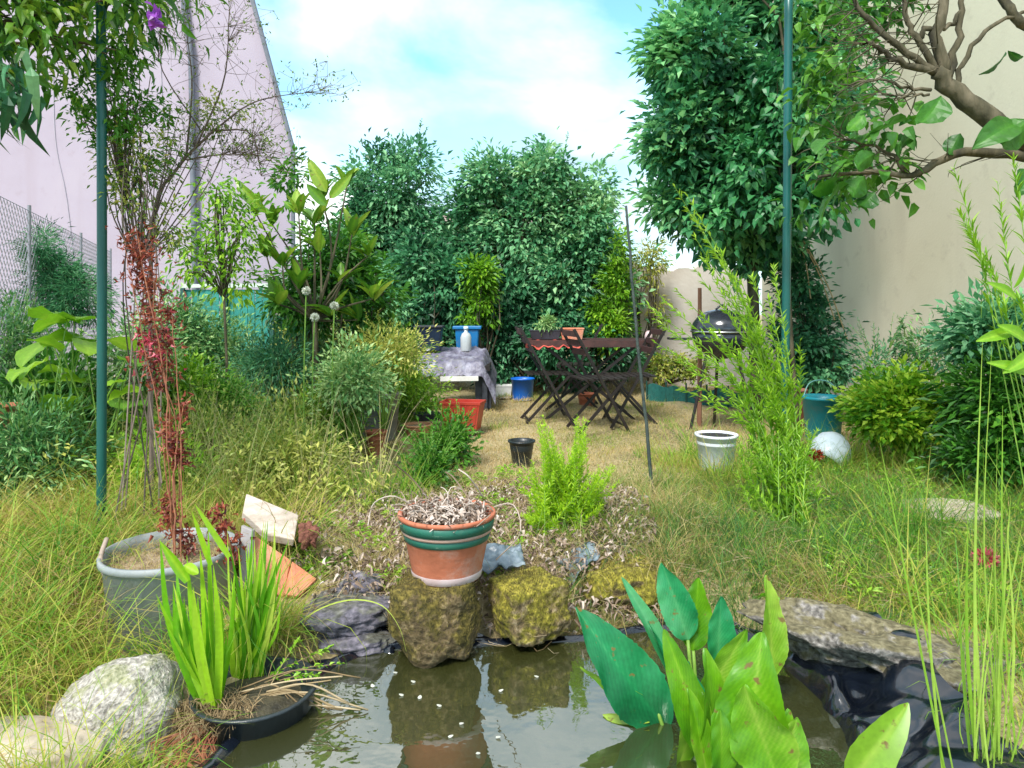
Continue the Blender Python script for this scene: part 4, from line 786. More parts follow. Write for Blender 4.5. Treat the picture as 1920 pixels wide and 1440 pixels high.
def sheet(name,label,corners,mat,amp=.02,n=18,parent=None,th=.003):
    c=[np.asarray(x,float) for x in corners]; V=[]
    for a_ in np.linspace(0,1,n):
        for b_ in np.linspace(0,1,n):
            p=(c[0]*(1-a_)+c[1]*a_)*(1-b_)+(c[3]*(1-a_)+c[2]*a_)*b_; p=p+np.array([0,0,amp*(mnoise.noise(Vector((a_*3,b_*3,c[0][0]*9)))+.5*mnoise.noise(Vector((a_*9,b_*8,c[0][0]*9))))]); V.append(p)
    i=(np.arange(n-1)[:,None]*n+np.arange(n-1)[None,:]).ravel(); mbx=MB(); mbx.add(V,np.stack([i,i+1,i+n+1,i+n],-1)); o=mbx.build(name,mat,parent,smooth=True)
    so_=o.modifiers.new('solid','SOLIDIFY'); so_.thickness=th
    if label: tag(o,label,'plastic sheet')
    return o
LSKYREFL=surf('liner_sky_reflection',[(.05,.07,.09),(.16,.21,.25),(.36,.42,.45)],12,.3,.3,50)  # sky reflection on the black liner, painted in as pale blue-grey colour
sheet('liner_flap','crumpled liner flap with painted blue-grey sky reflection between the two right mossy boulders',[P(1040,1050,2.82),P(1075,1095,2.66),P(1125,1035,2.74),P(1110,1010,2.9)],LSKYREFL,.03)
sheet('liner_flap','liner scrap with painted blue-grey sky reflection right behind the striped pot',[P(905,1025,2.75),P(900,1070,2.6),P(985,1060,2.6),P(975,1020,2.8)],LSKYREFL,.03)
sheet('liner_flap','small liner scrap with painted sky reflection above the furthest right mossy boulder',[P(1140,1030,2.9),P(1135,1050,2.84),P(1185,1040,2.84),P(1175,1018,2.95)],LSKYREFL,.02)
sheet('liner_flap','dark liner sheet under the stones at the water line',[P(560,1180,2.5),P(600,1235,2.33),P(740,1235,2.33),P(730,1160,2.5)],LINER,.03)
# ------------------------------------------------------------ striped terracotta pot
TERRA=surf('terracotta',[(.34,.10,.05),(.50,.155,.08),(.56,.22,.14)],7,.75,.2,50,contrast=(.25,.8))
PGREEN=surf('pot_green',[(.012,.10,.07),(.02,.15,.10)],9,.45,.1); PIVORY=surf('pot_ivory',[(.48,.28,.22),(.60,.40,.32)],9,.6,.1); PLIME=surf('pot_lime_scale',[(.48,.34,.32),(.62,.5,.5)],14,.8,.1)
pc_=P(838,958,2.4); zb=.158; pot=empty('flower_pot',(pc_[0],2.4,zb),'terracotta pot with two dark green stripes on the tall mossy boulder','pot')
H_=pc_[2]-zb; RR=.163
def ring_part(nm,mat,prof):
    mb=MB(); lathe(mb,prof,(pc_[0],2.4,zb),64); o=mb.build(nm,mat,pot,smooth=True); return o
ring_part('body',TERRA,[(.001,0),(RR*.70,0),(RR*.715,.006),(RR*.725,.022),(RR*.865,H_*.60),(RR*.875,H_*.61)])
ring_part('lime_stain',PLIME,[(RR*.705,.002),(RR*.722,.004),(RR*.745,.024),(RR*.742,.028)])
ring_part('stripe',PGREEN,[(RR*.868,H_*.60),(RR*.885,H_*.605),(RR*.925,H_*.715),(RR*.905,H_*.72)])
ring_part('stripe_border',PIVORY,[(RR*.90,H_*.72),(RR*.945,H_*.722),(RR*.955,H_*.775),(RR*.94,H_*.778)])
ring_part('stripe',PGREEN,[(RR*.94,H_*.778),(RR*.975,H_*.78),(RR*1.0,H_*.93),(RR*.99,H_*.932)])
ring_part('rim',TERRA,[(RR*.985,H_*.932),(RR*1.012,H_*.935),(RR*1.02,H_*.99),(RR*.99,H_*1.005),(RR*.93,H_*.99),(RR*.89,H_*.8)])
mb=MB(); lathe(mb,[(RR*.91,H_*.88),(RR*.5,H_*.93),(.001,H_*.95)],(pc_[0],2.4,zb),40); mb.build('soil',POTSOIL,pot,smooth=True)
mb=MB(); n=420; a_=rng.uniform(0,6.28,n); rr=RR*.85*np.sqrt(rng.random(n)); B_=np.stack([pc_[0]+rr*np.cos(a_),2.4+rr*np.sin(a_),np.full(n,zb+H_*.93)+rng.uniform(0,.03,n)],-1)
leaves(mb,B_,rdir(n)*[1,1,.3],rdir(n)*.5+[0,0,1.],rng.uniform(.015,.045,n),rng.uniform(.006,.02,n),rng.random(n),q=1,droop=.5,fold=.8); 
n=160; a2=rng.integers(0,420,n); tubes(mb,B_[a2],B_[a2]+rdir(n)*[.08,.08,.04]+[0,0,.015],.0018,4,bend=rng.normal(0,.012,(n,3)),n=5,tint=rng.random(n))
for pl in ([(880,935),(850,895),(835,885)],[(905,930),(880,895),(860,880)],[(770,945),(735,930),(700,945),(690,985)],[(800,930),(770,895),(740,870)],[(900,960),(960,945),(975,1000),(930,1050)]):
    tube(mb,bez([P(x,y,2.4+rng.uniform(-.08,.08)) for x,y in pl],12),.0025,5,rng.random())
mb.build('dried_plant',L_PALE,pot)
# ------------------------------------------------------------ broken tiles and board
TILE=surf('orange_tile',[(.52,.16,.08),(.68,.26,.15),(.72,.36,.24)],8,.85,.3); BOARD=surf('pale_board',[(.36,.29,.23),(.55,.46,.39),(.66,.58,.50)],9,.9,.3,stretch=(1,1,6)); GBOARD=surf('grey_board',[(.30,.27,.27),(.44,.41,.42)],8,.9,.3)
def slab(name,label,cat,pxs,D_,th,mat,dD=(0,0,0,0)):
    f_=np.array([P(x,y,D_+d) for (x,y),d in zip(pxs,dD)]); nv=unit(np.cross(f_[1]-f_[0],f_[3]-f_[0])); 
    if nv[1]<0: nv=-nv
    mb=MB(); n=len(f_); mb.add(np.vstack([f_,f_+nv*th]),[np.arange(n)[None,:],(np.arange(n)+n)[None,::-1],np.array([[i,i+n,(i+1)%n+n,(i+1)%n] for i in range(n)])]); o=mb.build(name,mat); bevel(o,.004,2); return tag(o,label,cat)
slab('tile','orange broken tile leaning just under the pale board','tile',[(472,1000),(545,1050),(535,1120),(478,1100)],2.62,.03,TILE,(0.06,.04,-.03,-.03))
slab('tile','second orange tile sliding right beneath the pale board','tile',[(548,1052),(594,1085),(560,1118),(530,1115)],2.60,.03,TILE,(0.05,.04,-.03,-.03))
slab('board','pale weathered board lying on the orange broken tile','board',[(462,925),(560,965),(552,1012),(500,1002),(455,960)],2.70,.035,BOARD,(.12,.10,-.02,-.03,0))
slab('board','grey upright board edge left of the orange broken tile','board',[(452,985),(474,995),(476,1110),(446,1100)],2.60,.03,GBOARD,(0.03,.03,-.01,-.01))
stone('clod','rusty brown clod right of the pale board',P(578,1003,2.72),(.035,.03,.05),surf('rust_clod',[(.10,.03,.02),(.30,.12,.08)],20,.9,.6),21,.2,rough=.4,cat='clod')
# ------------------------------------------------------------ lawn furniture
IRON=surf('dark_iron',[(.008,.006,.006),(.025,.016,.014)],20,.5,.1); RUSTW=surf('red_brown_slat',[(.03,.015,.014),(.09,.035,.03)],12,.6,.1)
def chair(label,loc,rz):
    c=empty('folding_chair',(0,0,0),label,'chair','folding chairs round the table')
    for y_ in(-.2,.2):
        mb=MB(); bar(mb,(.22,y_,0),(-.27,y_,.88),.024,.018); mb.build('leg',IRON,c)
        mb=MB(); bar(mb,(-.22,y_*.86,0),(.20,y_*.86,.45),.024,.018); mb.build('leg',IRON,c)
    mb=MB()
    for k in range(7): bar(mb,(-.17+k*.06,-.185,.452),(-.17+k*.06,.185,.452),.045,.012)
    mb.build('seat',IRON,c); mb=MB()
    for z_,x_ in((.84,-.25),(.76,-.205),(.68,-.16)): bar(mb,(x_,-.2,z_),(x_,.2,z_),.018,.05)
    mb.build('backrest',RUSTW,c); mb=MB(); bar(mb,(.19,-.2,.055),(.19,.2,.055),.014,.014); mb.build('stretcher',IRON,c); mb=MB(); bar(mb,(-.19,-.17,.035),(-.19,.17,.035),.014,.014); mb.build('stretcher',IRON,c)
    c.location=loc; c.rotation_euler=(0,0,rz); return c
c0=chair('folding chair at the left end of the table, back leaning left',(GX(1025,6.55),6.6,0),.1)
copy_tree(c0,(GX(1180,6.45),6.4,0),R(184),'folding chair at the right end of the table with a dark knobbed back')
copy_tree(c0,(GX(1118,6.2),6.15,0),R(12),'folding chair side-on before the middle of the table')
copy_tree(c0,(GX(1085,7.4),7.6,0),R(172),'folding chair on the hedge side of the table')
tb_=empty('bistro_table',(GX(1095,6.9),6.9,0),'folding slatted bistro table with crossed iron legs on the dry lawn','table')
x0,x1=GX(988,6.9),GX(1215,6.9); mb=MB()
for k in range(8): bar(mb,(x0,6.62+k*.08,.72),(x1,6.62+k*.08,.72),.062,.02)
mb.build('tabletop',RUSTW,tb_)
for x_ in(x0+.05,x1-.05): mb=MB(); bar(mb,(x_,6.6,.70),(x_,7.2,.70),.02,.03); mb.build('frame',IRON,tb_)
for y_ in(6.66,7.14):
    for s_ in(1,-1):
        xm=(x0+x1)/2; mb=MB(); bar(mb,(xm-s_*.42,y_+s_*.012,0),(xm+s_*.42,y_+s_*.012,.69),.026,.02); mb.build('leg',IRON,tb_)
REDC=surf('red_cloth',[(.42,.05,.04),(.62,.12,.08)],12,.7,.2)
mb=MB(); 
n=26; X_,Y_=np.meshgrid(np.linspace(0,1,n),np.linspace(0,1,10)); xx=GX(985,6.75)+X_*.52; yy=6.56+Y_*.4; zz=.742+.012*np.sin(X_*20)*np.cos(Y_*5); zz=np.where(Y_<.12,zz-.05-.012*np.sin(X_*35),zz)
i=(np.arange(9)[:,None]*n+np.arange(n-1)[None,:]).ravel(); mb.add(np.stack([xx,yy,zz],-1).reshape(-1,3),np.stack([i,i+1,i+n+1,i+n],-1)); o=mb.build('cloth',REDC,smooth=True); q_=o.modifiers.new('solid','SOLIDIFY'); q_.thickness=.004; tag(o,'crumpled red cloth over the left half of the bistro table','cloth')
DKP=surf('dark_planter',[(.012,.014,.02),(.04,.045,.06)],10,.6,.1)
def trough(name,label,cat,c,sx,sy,sz,mat,rot=0,soil=True,ribs=0,taper=.85,parts=True):
    root=empty(name,c,label,cat); mb=MB(); M=np.array(Matrix.Rotation(rot,3,'Z'))
    def rect(s,z): return np.array([[-sx/2*s,-sy/2*s,z],[sx/2*s,-sy/2*s,z],[sx/2*s,sy/2*s,z],[-sx/2*s,sy/2*s,z]])@M.T+np.asarray(c)
    R_=[rect(taper,0),rect(1,sz*.9),rect(1.05,sz*.9),rect(1.05,sz),rect(.97,sz),rect(.94,sz*.8)]
    V=np.vstack(R_); f=[[i,i+1 if i%4<3 else i-3,(i+5 if i%4<3 else i+1),i+4] for i in range(20)]
    mb.add(V,[np.array(f),np.array([[3,2,1,0]]),np.array([[20,21,22,23]])]); 
    for k in range(ribs):
        u=(k+.5)/ribs-.5
        for sg in(-1,1):
            a_=np.array([u*sx*taper,sg*sy/2*taper-sg*0,.01])@M.T; b_=np.array([u*sx,sg*sy/2,sz*.88])@M.T; bar(mb,a_+c,b_+c,.012,.012)
    o=mb.build('shell',mat,root); bevel(o,.004,2); return root
pg=P(1022,640,6.85); trough('planter','small dark planter of pale succulents on the red cloth','planter',np.array([pg[0],6.85,.755]),.30,.14,.09,DKP)
mb=MB(); C=crown(mb,[[pg[0],6.85,.90,.14,.06,.05]],14,34,.03,.05,.018,t0=.7); 
rt=empty('succulent',(pg[0],6.85,.84),'pale green succulents growing in the small dark planter','plant'); mb.build('foliage',L_GREY,rt)
px_=P(1072,640,6.8); trough('box','pinkish terracotta box on the bistro table','box',np.array([px_[0],6.8,.755]),.22,.14,.11,TILE)
mb=MB(); lathe(mb,[(.001,0),(.035,0),(.038,.05),(.03,.085),(.012,.1),(.001,.1)],(GX(1222,6.6),6.75,.74),16); tag(mb.build('jar',surf('jar',[(.5,.3,.3),(.7,.55,.55)],9,.3,0),smooth=True),'small pinkish jar at the right end of the bistro table','jar')
# kettle barbecue
bc=np.array([GX(1352,6.0),6.0,0.]); bq=empty('kettle_barbecue',bc,'black kettle barbecue on splayed legs in front of the low garden wall','barbecue')
ENAM=surf('black_enamel',[(.012,.014,.02),(.03,.035,.045)],4,.18,0,spec=.7)
mb=MB(); lathe(mb,[(.245,.86),(.25,.87),(.235,.93),(.19,.99),(.12,1.03),(.05,1.045),(.001,1.047)],bc,40); mb.build('lid',ENAM,bq,smooth=True)
mb=MB(); lathe(mb,[(.001,.62),(.1,.64),(.19,.71),(.235,.79),(.245,.855),(.23,.855)],bc,40); mb.build('bowl',ENAM,bq,smooth=True)
mb=MB(); lathe(mb,[(.243,.853),(.256,.854),(.256,.866),(.243,.867)],bc,40); mb.build('rim',surf('steel',[(.5,.5,.5),(.65,.65,.65)],8,.3,0,metal=1),bq,smooth=True)
mb=MB(); tube(mb,bez([bc+[-.05,-.02,1.045],bc+[0,-.02,1.085],bc+[.05,-.02,1.045]],8),.009,8); mb.build('handle',ENAM,bq,smooth=True)
mb=MB(); bar(mb,bc+[-.25,-.02,.80],bc+[-.44,-.06,.80],.02,.16); mb.build('side_shelf',ENAM,bq)
for dx,dy in((-.30,-.12),(.25,-.15),(.02,.28)):
    mb=MB(); tube(mb,[bc+[dx*.42,dy*.42,.72],bc+[dx,dy,0]],.013,8); mb.build('leg',IRON,bq)
mb=MB(); 
for k in range(9): bar(mb,bc+[-.2+k*.05,-.13,.28],bc+[-.2+k*.05,.15,.28],.008,.008)
bar(mb,bc+[-.22,-.13,.28],bc+[.2,-.13,.28],.012,.012); mb.build('lower_rack',IRON,bq)
mb=MB(); tube(mb,[P(1311,800,6.3)*[1,1,0],P(1312,690,6.3),P(1312,540,6.3)],[.022,.02,.017],8); tag(mb.build('wooden_post',surf('post_wood',[(.14,.06,.03),(.32,.16,.10)],10,.9,.4,stretch=(1,1,.1))),'thin brown wooden post behind the kettle barbecue','post')
# covered bench with tarpaulin
D=7.4; bl_=GX(775,D); br_=GX(925,D); TARP=surf('tarp_grey',[(.08,.07,.11),(.17,.16,.22),(.34,.34,.42)],9,.45,.6,22,dist=.03)
bn=empty('covered_bench',(bl_,D,0),'low bench under a crumpled grey-violet tarpaulin beyond the weeds','bench'); mb=MB(); nx,ny=46,26; V=[]
for j in range(ny):
    for i in range(nx):
        u=i/(nx-1); v=j/(ny-1); x=bl_+u*(br_-bl_); y=D-.30+v*.75; z=.50+.12*v+.028*mnoise.noise(Vector((u*9,v*7,3)))+.022*mnoise.noise(Vector((u*25,v*18,7)))
        if v<.10: z-= (.10-v)*1.3; 
        if u>.88: z-=(u-.88)*2.4; x+=(u-.88)*.25
        if u<.05: z-=(.05-u)*2.5
        V.append([x,y,z])
i=(np.arange(ny-1)[:,None]*nx+np.arange(nx-1)[None,:]).ravel(); mb.add(V,np.stack([i,i+1,i+nx+1,i+nx],-1)); mb.build('tarpaulin',TARP,bn,smooth=True)
mb=MB(); box(mb,((bl_+br_)/2,D+.02,.44),(br_-bl_-.06,.5,.05)); mb.build('seat',IRON,bn)
mb=MB(); bar(mb,(GX(826,D-.32),D-.33,.345),(GX(897,D-.32),D-.33,.35),.045,.035); mb.build('front_rail',surf('white_paint',[(.62,.6,.55),(.8,.78,.74)],8,.5,.1),bn)
for x_ in(bl_+.06,br_-.08):
    for y_ in(D-.22,D+.28):
        mb=MB(); bar(mb,(x_,y_,0),(x_,y_,.42),.05,.05); mb.build('leg',DKP,bn)
mb=MB(); box(mb,(br_-.10,D+.05,.22),(.16,.5,.38)); mb.build('side_panel',DKP,bn)
# items on and behind the bench
def bucket(name,label,cat,c,r0,r1,h,mat,handle=None,lid=False,seg=36,rimw=.008,hm=None,content=None,fill=.86):
    root=empty(name,c,label,cat); mb=MB(); lathe(mb,[(.001,0),(r0,0),(r0*1.01,.005),(r1*.985,h*.93),(r1+rimw,h*.935),(r1+rimw,h),(r1-.004,h+.001),(r1*.96,h*.8),(r0*.97,.012),(.001,.012)],c,seg); mb.build('shell',mat,root,smooth=True)
    if handle: 
        mb=MB(); tube(mb,bez([np.array(c)+[-r1-.004,0,h*.95],np.array(c)+[-r1*.6,handle*.4,h+handle*.75],np.array(c)+[0,handle*.5,h+handle],np.array(c)+[r1*.6,handle*.4,h+handle*.75],np.array(c)+[r1+.004,0,h*.95]],18),.005,6); mb.build('handle',hm or mat,root,smooth=True)
    if content is not None:
        mb=MB(); lathe(mb,[(r1*.97,h*(fill-.03)),(r1*.4,h*fill),(.001,h*(fill+.01))],c,24); mb.build('soil',content,root,smooth=True)
    return root
mb=MB(); cb=P(805,655,7.6); bx=empty('crate',(cb[0],7.62,.58),'dark navy plastic crate standing on the left of the covered bench','crate')
box(mb,(cb[0],7.62,.72),(.28,.24,.25),taper=.85); o=mb.build('shell',surf('navy',[(.008,.015,.035),(.02,.035,.07)],6,.35,0),bx); bevel(o,.015,3); mb=MB(); box(mb,(cb[0],7.62,.856),(.31,.27,.022)); o=mb.build('lid',DKP,bx); bevel(o,.006,2)
mb=MB(); lathe(mb,[(.001,0),(.022,.002),(.024,.02),(.001,.03)],(cb[0]-.0,7.49,.60),12); mb.build('latch',surf('latch_pale',[(.6,.6,.65),(.75,.75,.8)],5,.4,0),bx)
BLUE=surf('blue_plastic',[(.005,.13,.36),(.01,.20,.48)],5,.4,.05); CY=P(876,625,7.9)
bb_=empty('blue_tub',(CY[0],7.95,.4),'blue plastic tub behind the covered bench with a pale bottle in front','tub'); mb=MB(); box(mb,(CY[0],7.95,.68),(.27,.2,.28),taper=.85); o=mb.build('shell',BLUE,bb_); bevel(o,.02,3); mb=MB(); box(mb,(CY[0],7.95,.835),(.32,.24,.035)); o=mb.build('rim',BLUE,bb_); bevel(o,.008,2)
mb=MB(); lathe(mb,[(.001,0),(.055,0),(.06,.01),(.06,.15),(.045,.19),(.02,.21),(.02,.25),(.001,.252)],(CY[0]-.0,7.68,.585),24,tint=.5); bo=empty('bottle',(CY[0],7.68,.585),'pale translucent bottle standing on the covered bench','bottle'); mb.build('body',surf('bottle_pale',[(.42,.46,.48),(.58,.6,.6)],6,.25,0),bo,smooth=True)
mb=MB(); lathe(mb,[(.021,.235),(.026,.236),(.026,.27),(.001,.272)],(CY[0],7.68,.585),16); mb.build('cap',surf('cap_white',[(.7,.85,.9),(.8,.9,.95)],6,.4,0),bo,smooth=True)
bq_=bucket('canister','bright blue plastic canister left of the folding chairs','canister',(GX(980,8.1),8.1,0),.115,.13,.25,surf('bright_blue',[(.004,.10,.50),(.008,.16,.66)],4,.4,0))
wb_=np.array([GX(944,8.3),8.3,0]); o=trough('box','off-white plastic box left of the bright blue canister','box',wb_,.2,.16,.15,surf('offwhite',[(.5,.5,.48),(.66,.66,.63)],6,.6,.1))
# edging strip of green mesh
mb=MB(); n=40; xs=np.linspace(GX(1212,8.0),GX(1470,7.2),n); ys=np.linspace(8.0,7.2,n); V=[]
for k in range(n):
    h=.17+.02*math.sin(k*.9)+.02*math.sin(k*.35)
    V+= [[xs[k],ys[k]+.02*math.sin(k*.7),.0],[xs[k],ys[k]+.03*math.sin(k*.7)-.01,h]]
i=np.arange(n-1)*2; mb.add(V,np.stack([i,i+2,i+3,i+1],-1)); ge_=empty('lawn_edging',(xs[0],8,0),'low dark green mesh edging strip across the back of the lawn','edging'); o=mb.build('mesh_strip',surf('edging_green',[(.008,.09,.08),(.02,.17,.15)],30,.6,.5,120),ge_); sm=o.modifiers.new('s','SOLIDIFY'); sm.thickness=.012
for k in range(0,n,6): mb=MB(); tube(mb,[(xs[k],ys[k]-.02,0),(xs[k],ys[k]-.02,.23)],.009,6); mb.build('stake',DKG,ge_)
# pots and buckets
bucket('flower_pot','small terracotta pot lying in the shade under the bistro table','pot',(GX(1100,7.5),7.5,0),.07,.10,.15,TERRA,content=POTSOIL)
bucket('bucket','turquoise bucket with raised handle beside the yellow-green bush','bucket',(GX(1543,5.6),5.6,0),.125,.155,.36,surf('turquoise',[(.005,.22,.28),(.012,.32,.38)],4,.4,.05),handle=.12,hm=surf('handle_pale',[(.1,.3,.28),(.2,.42,.38)],5,.4,0))
bucket('bucket','dirty white bucket with dark rim on the dry lawn','bucket',(GX(1343,4.55),4.55,0),.10,.128,.25,surf('dirty_white',[(.60,.62,.68),(.72,.74,.80),(.82,.84,.88)],9,.75,.1),content=surf('black_soil',[(.01,.01,.01),(.03,.03,.03)],20,.9,.3),fill=.97)
mb=MB(); cc=np.array([GX(1556,4.7),4.7,.10]); prof=[(.001,.135),(.06,.125),(.105,.085),(.13,.02),(.125,-.05),(.115,-.085),(.11,-.085),(.11,-.04),(.001,-.02)]
lathe(mb,prof,(0,0,0),36); V_=mb.v[0]@np.array(Matrix.Rotation(R(38),3,'Y')@Matrix.Rotation(R(-20),3,'X')).T; mb.v[0]=V_+cc; wo_=empty('basin',cc-[0,0,.1],'upturned white plastic basin below the turquoise bucket','basin'); mb.build('shell',surf('white_plastic',[(.55,.62,.66),(.72,.78,.82)],4,.35,.05),wo_,smooth=True)
bucket('flower_pot','slim terracotta pot stack beside the turquoise bucket','pot',(GX(1497,6.1),6.1,0),.045,.065,.36,surf('old_terra',[(.26,.10,.06),(.42,.20,.13)],9,.9,.2))
bucket('flower_pot','large old grey pot among the weeds left of the red planter','pot',(GX(703,5.55),5.55,0),.16,.20,.40,surf('old_grey',[(.11,.12,.11),(.22,.22,.21),(.32,.32,.30)],7,.85,.4),content=POTSOIL)
bucket('flower_pot','small orange terracotta pot left in the dry weeds','pot',(GX(705,5.0),5.0,0),.055,.072,.19,TERRA,content=POTSOIL)
bucket('flower_pot','low terracotta bowl between the old grey pot and the red planter','pot',(GX(782,5.7),5.7,0),.09,.115,.12,surf('pale_terra',[(.42,.19,.09),(.55,.30,.17)],9,.9,.2),content=POTSOIL)
bucket('flower_pot','small black nursery pot left of the lime feathery plant','pot',(GX(978,4.75),4.75,0),.06,.085,.17,BLK,content=POTSOIL)
trough('tray','black tray lying behind the low terracotta bowl','tray',np.array([GX(800,6.1),6.1,.09]),.22,.16,.06,BLK,rot=.3)
trough('planter','red ribbed plastic planter on the lawn edge','planter',np.array([GX(868,6.0),6.0,.03]),.34,.20,.24,surf('red_plastic',[(.36,.03,.02),(.52,.07,.04)],6,.4,.05),rot=-.2,ribs=7,taper=.8)
bucket('flower_pot','terracotta pot cut by the left edge of the picture','pot',(GX(5,3.6),3.6,.42),.06,.08,.15,TERRA,content=POTSOIL)
mb=MB(); ps_=np.array([GX(5,3.6),3.6,0.]); box(mb,ps_+[0,0,.21],(.24,.2,.42)); o=mb.build('crate',surf('crate_wood',[(.10,.07,.04),(.2,.14,.09)],8,.9,.3,stretch=(1,1,8))); bevel(o,.006); tag(o,'dark wooden crate under the pot at the left edge','crate')
mb=MB(); bl2=P(1165,545,9.2); box(mb,bl2,(.14,.02,.20)); box(mb,bl2+[0,0,-.8],(.03,.03,1.45)); tag(mb.build('garden_sign',surf('sign_pale',[(.5,.5,.58),(.62,.62,.7)],5,.6,0)),'small blank pale board on a stick before the low garden wall','sign')
sheet('towel','crumpled white plastic sheet in the grass at the right edge',[P(1830,1105,2.75),P(1835,1140,2.6),P(1935,1135,2.6),P(1925,1090,2.8)],surf('white_sheet',[(.5,.55,.55),(.72,.75,.74)],9,.4,.2),.05)
# ------------------------------------------------------------ pond plants
CAN=leafmat('pond_leaf_blue',[(.008,.14,.045),(.022,.28,.095),(.12,.42,.17)],tr=.3,rough=.33,vein=True); CANY=leafmat('pond_leaf_yellow',[(.05,.22,.01),(.16,.40,.01),(.42,.60,.08)],tr=.4,rough=.35,vein=True)
cn=empty('pond_plant',P(1330,1470,1.8)*[1,1,0]+[0,0,WZ],'broad-leaved pond plant with upright paddle leaves standing in the water','plant'); m1=MB(); m2=MB(); tb=MB()
LV=[(2,1430,1500,1495,1345,105,1.86,.55,(1,.1,.25),.06),(2,1330,1500,1322,1215,88,1.90,.4,(.9,.4,0),.06),(1,1350,1500,1290,1250,60,1.93,.35,(.8,.5,.1),.04),(2,1420,1480,1480,1330,70,1.87,.4,(1,.3,.2),.05),(2,1270,1440,1310,1300,50,1.95,.6,(.8,.5,0),.04),(1,1395,1440,1385,1235,60,1.97,.35,(1,.3,0),.02),(1,1250,1365,1078,1138,112,1.95,.25,(.9,.0,.45),.06),(1,1300,1350,1165,1082,44,1.97,.75,(.3,.6,.3),.03),(1,1290,1200,1240,1055,66,2.05,.6,(1,.2,0),.03),(1,1345,1245,1352,1118,60,2.0,.45,(1,.3,0),.0),(1,1290,1360,1215,1165,52,1.93,.5,(.4,.7,.1),.02),
(2,1300,1220,1310,1083,62,2.06,.3,(1,-.2,0),-.02),(2,1448,1270,1436,1078,62,2.0,.75,(1,.1,0),.03),(2,1375,1470,1428,1185,135,1.86,.35,(1,.1,.1),.06),(2,1460,1470,1395,1285,120,1.80,.5,(1,-.2,.1),-.06),(2,1232,1330,1088,1250,34,1.95,.6,(.8,0,.5),.05),(2,1320,1420,1245,1180,66,1.90,.3,(.9,.3,.1),.05),(2,1325,1450,1290,1290,48,1.85,.45,(1,.2,0),.03),(2,1350,1470,1350,1330,60,1.82,.25,(.6,.5,0),.03),(1,1310,1430,1290,1240,50,1.9,.3,(.5,.6,0),.02),(2,1460,1120,1420,1060+60,20,2.1,.6,(1,0,0),.05),(2,1310,1330,1400,1180,70,1.95,.5,(1,.2,.2),.0)]
for (mm,bx_,by_,tx,ty,wd,Dd,tn,sv,cv) in LV:
    if by_>=1400: Dd=Dd-.17
    m1=MB(); bigleaf(m1,P(bx_,by_,Dd),P(tx,ty,Dd+.03),wd/F*Dd*1.02,side=sv,curl=cv,cup=.16,tint=tn,nl=56,nw=22,wave=.035,vein=.10,twist=rng.uniform(-.9,.9)); m1.build('leaf',CAN if mm==1 else CANY,cn,smooth=True)
    rt_=np.array([GX(1330+ (bx_-1330)*.5,Dd-.05),Dd-.05,WZ-.15]); tube(tb,bez([rt_,(rt_+P(bx_,by_,Dd))/2,P(bx_,by_,Dd)],8),np.linspace(.009,.005,8),7)
tb.build('stem',STEMG,cn,smooth=True)
mb=MB(); bigleaf(mb,P(1590,1470,1.72),P(1703,1318,1.75),76/F*1.75,side=(1,0,.6),curl=.05,cup=.16,tint=.65,nl=14,nw=8); s2=empty('pond_plant',P(1585,1480,1.7),'single lime leaf rising at the bottom edge over the black liner','plant'); mb.build('leaf',CANY,s2,smooth=True)
mb=MB(); bigleaf(mb,[GX(1130,1.98),1.98,WZ+.004],[GX(1218,1.93),1.93,WZ+.012],.045,side=(0,1,0),cup=.1,tint=.95,nl=8,nw=4); tag(mb.build('floating_leaf',CANY,smooth=True),'yellowing leaf floating beside the broad-leaved pond plant','leaf')
mb=MB(); tubes(mb,[P(1370,1470,1.9)],[P(1352,1130,2.05)],.002,4)
root=empty('petal',(0,1.9,WZ),'','petal')
bpy.data.objects.remove(root)
for k,(x,y) in enumerate([(779,1280),(828,1325),(862,1357),(895,1412),(935,1297),(840,1383),(745,1262),(757,1305),(930,1383),(786,1312),(700,1290),(1010,1270)]):
    Dd=1.15*F/(y-HZ); mb=MB(); a_=rng.uniform(0,6.28); bigleaf(mb,[GX(x,Dd),Dd,WZ+.003],[GX(x,Dd)+.014*math.cos(a_),Dd+.014*math.sin(a_),WZ+.006],.009,side=(-math.sin(a_),math.cos(a_),0),tint=.5,nl=4,nw=2,cup=.1)
    tag(mb.build('petal',L_WHITE,smooth=True),'tiny pale petal floating on the open pond water','petal','petals floating on the pond')
# ------------------------------------------------------------ lime feathery plant, willowy herb, reeds
def cone_tips(px,py,rx,ry,D_,n,dz=.1):
    return [P(px+rx*rng.uniform(-1,1)**1.0,py+ry*rng.uniform(-1,1),D_+rng.uniform(-dz,dz)) for _ in range(n)]
fp=empty('spurge',base(1062,3.1),'lime green feathery bushy plant right behind the mossy boulders','plant'); mb=MB(); tb=MB()
for (x,y,rx,ry,n) in [(1022,805,16,25,10),(1092,800,16,25,10),(1055,860,55,30,26),(1140,890,20,30,8),(985,890,12,30,6),(1060,920,70,40,30),(1050,970,75,35,26)]:
    sprigs(mb,tb,base(1062,3.1)+[0,0,.02],cone_tips(x,y,rx,ry,3.1,int(n*1.5)),80,.042,.0085,r=.002,t0=.6,ang=.7,start=.25,bend=.05,spread=.07)
mb.build('foliage',L_LIME,fp); tb.build('stem',STEMG,fp)
wh=empty('willowherb',base(1490,3.4),'tall lime willowy herb with narrow leaves climbing left across the right post','plant'); mb=MB(); tb=MB()
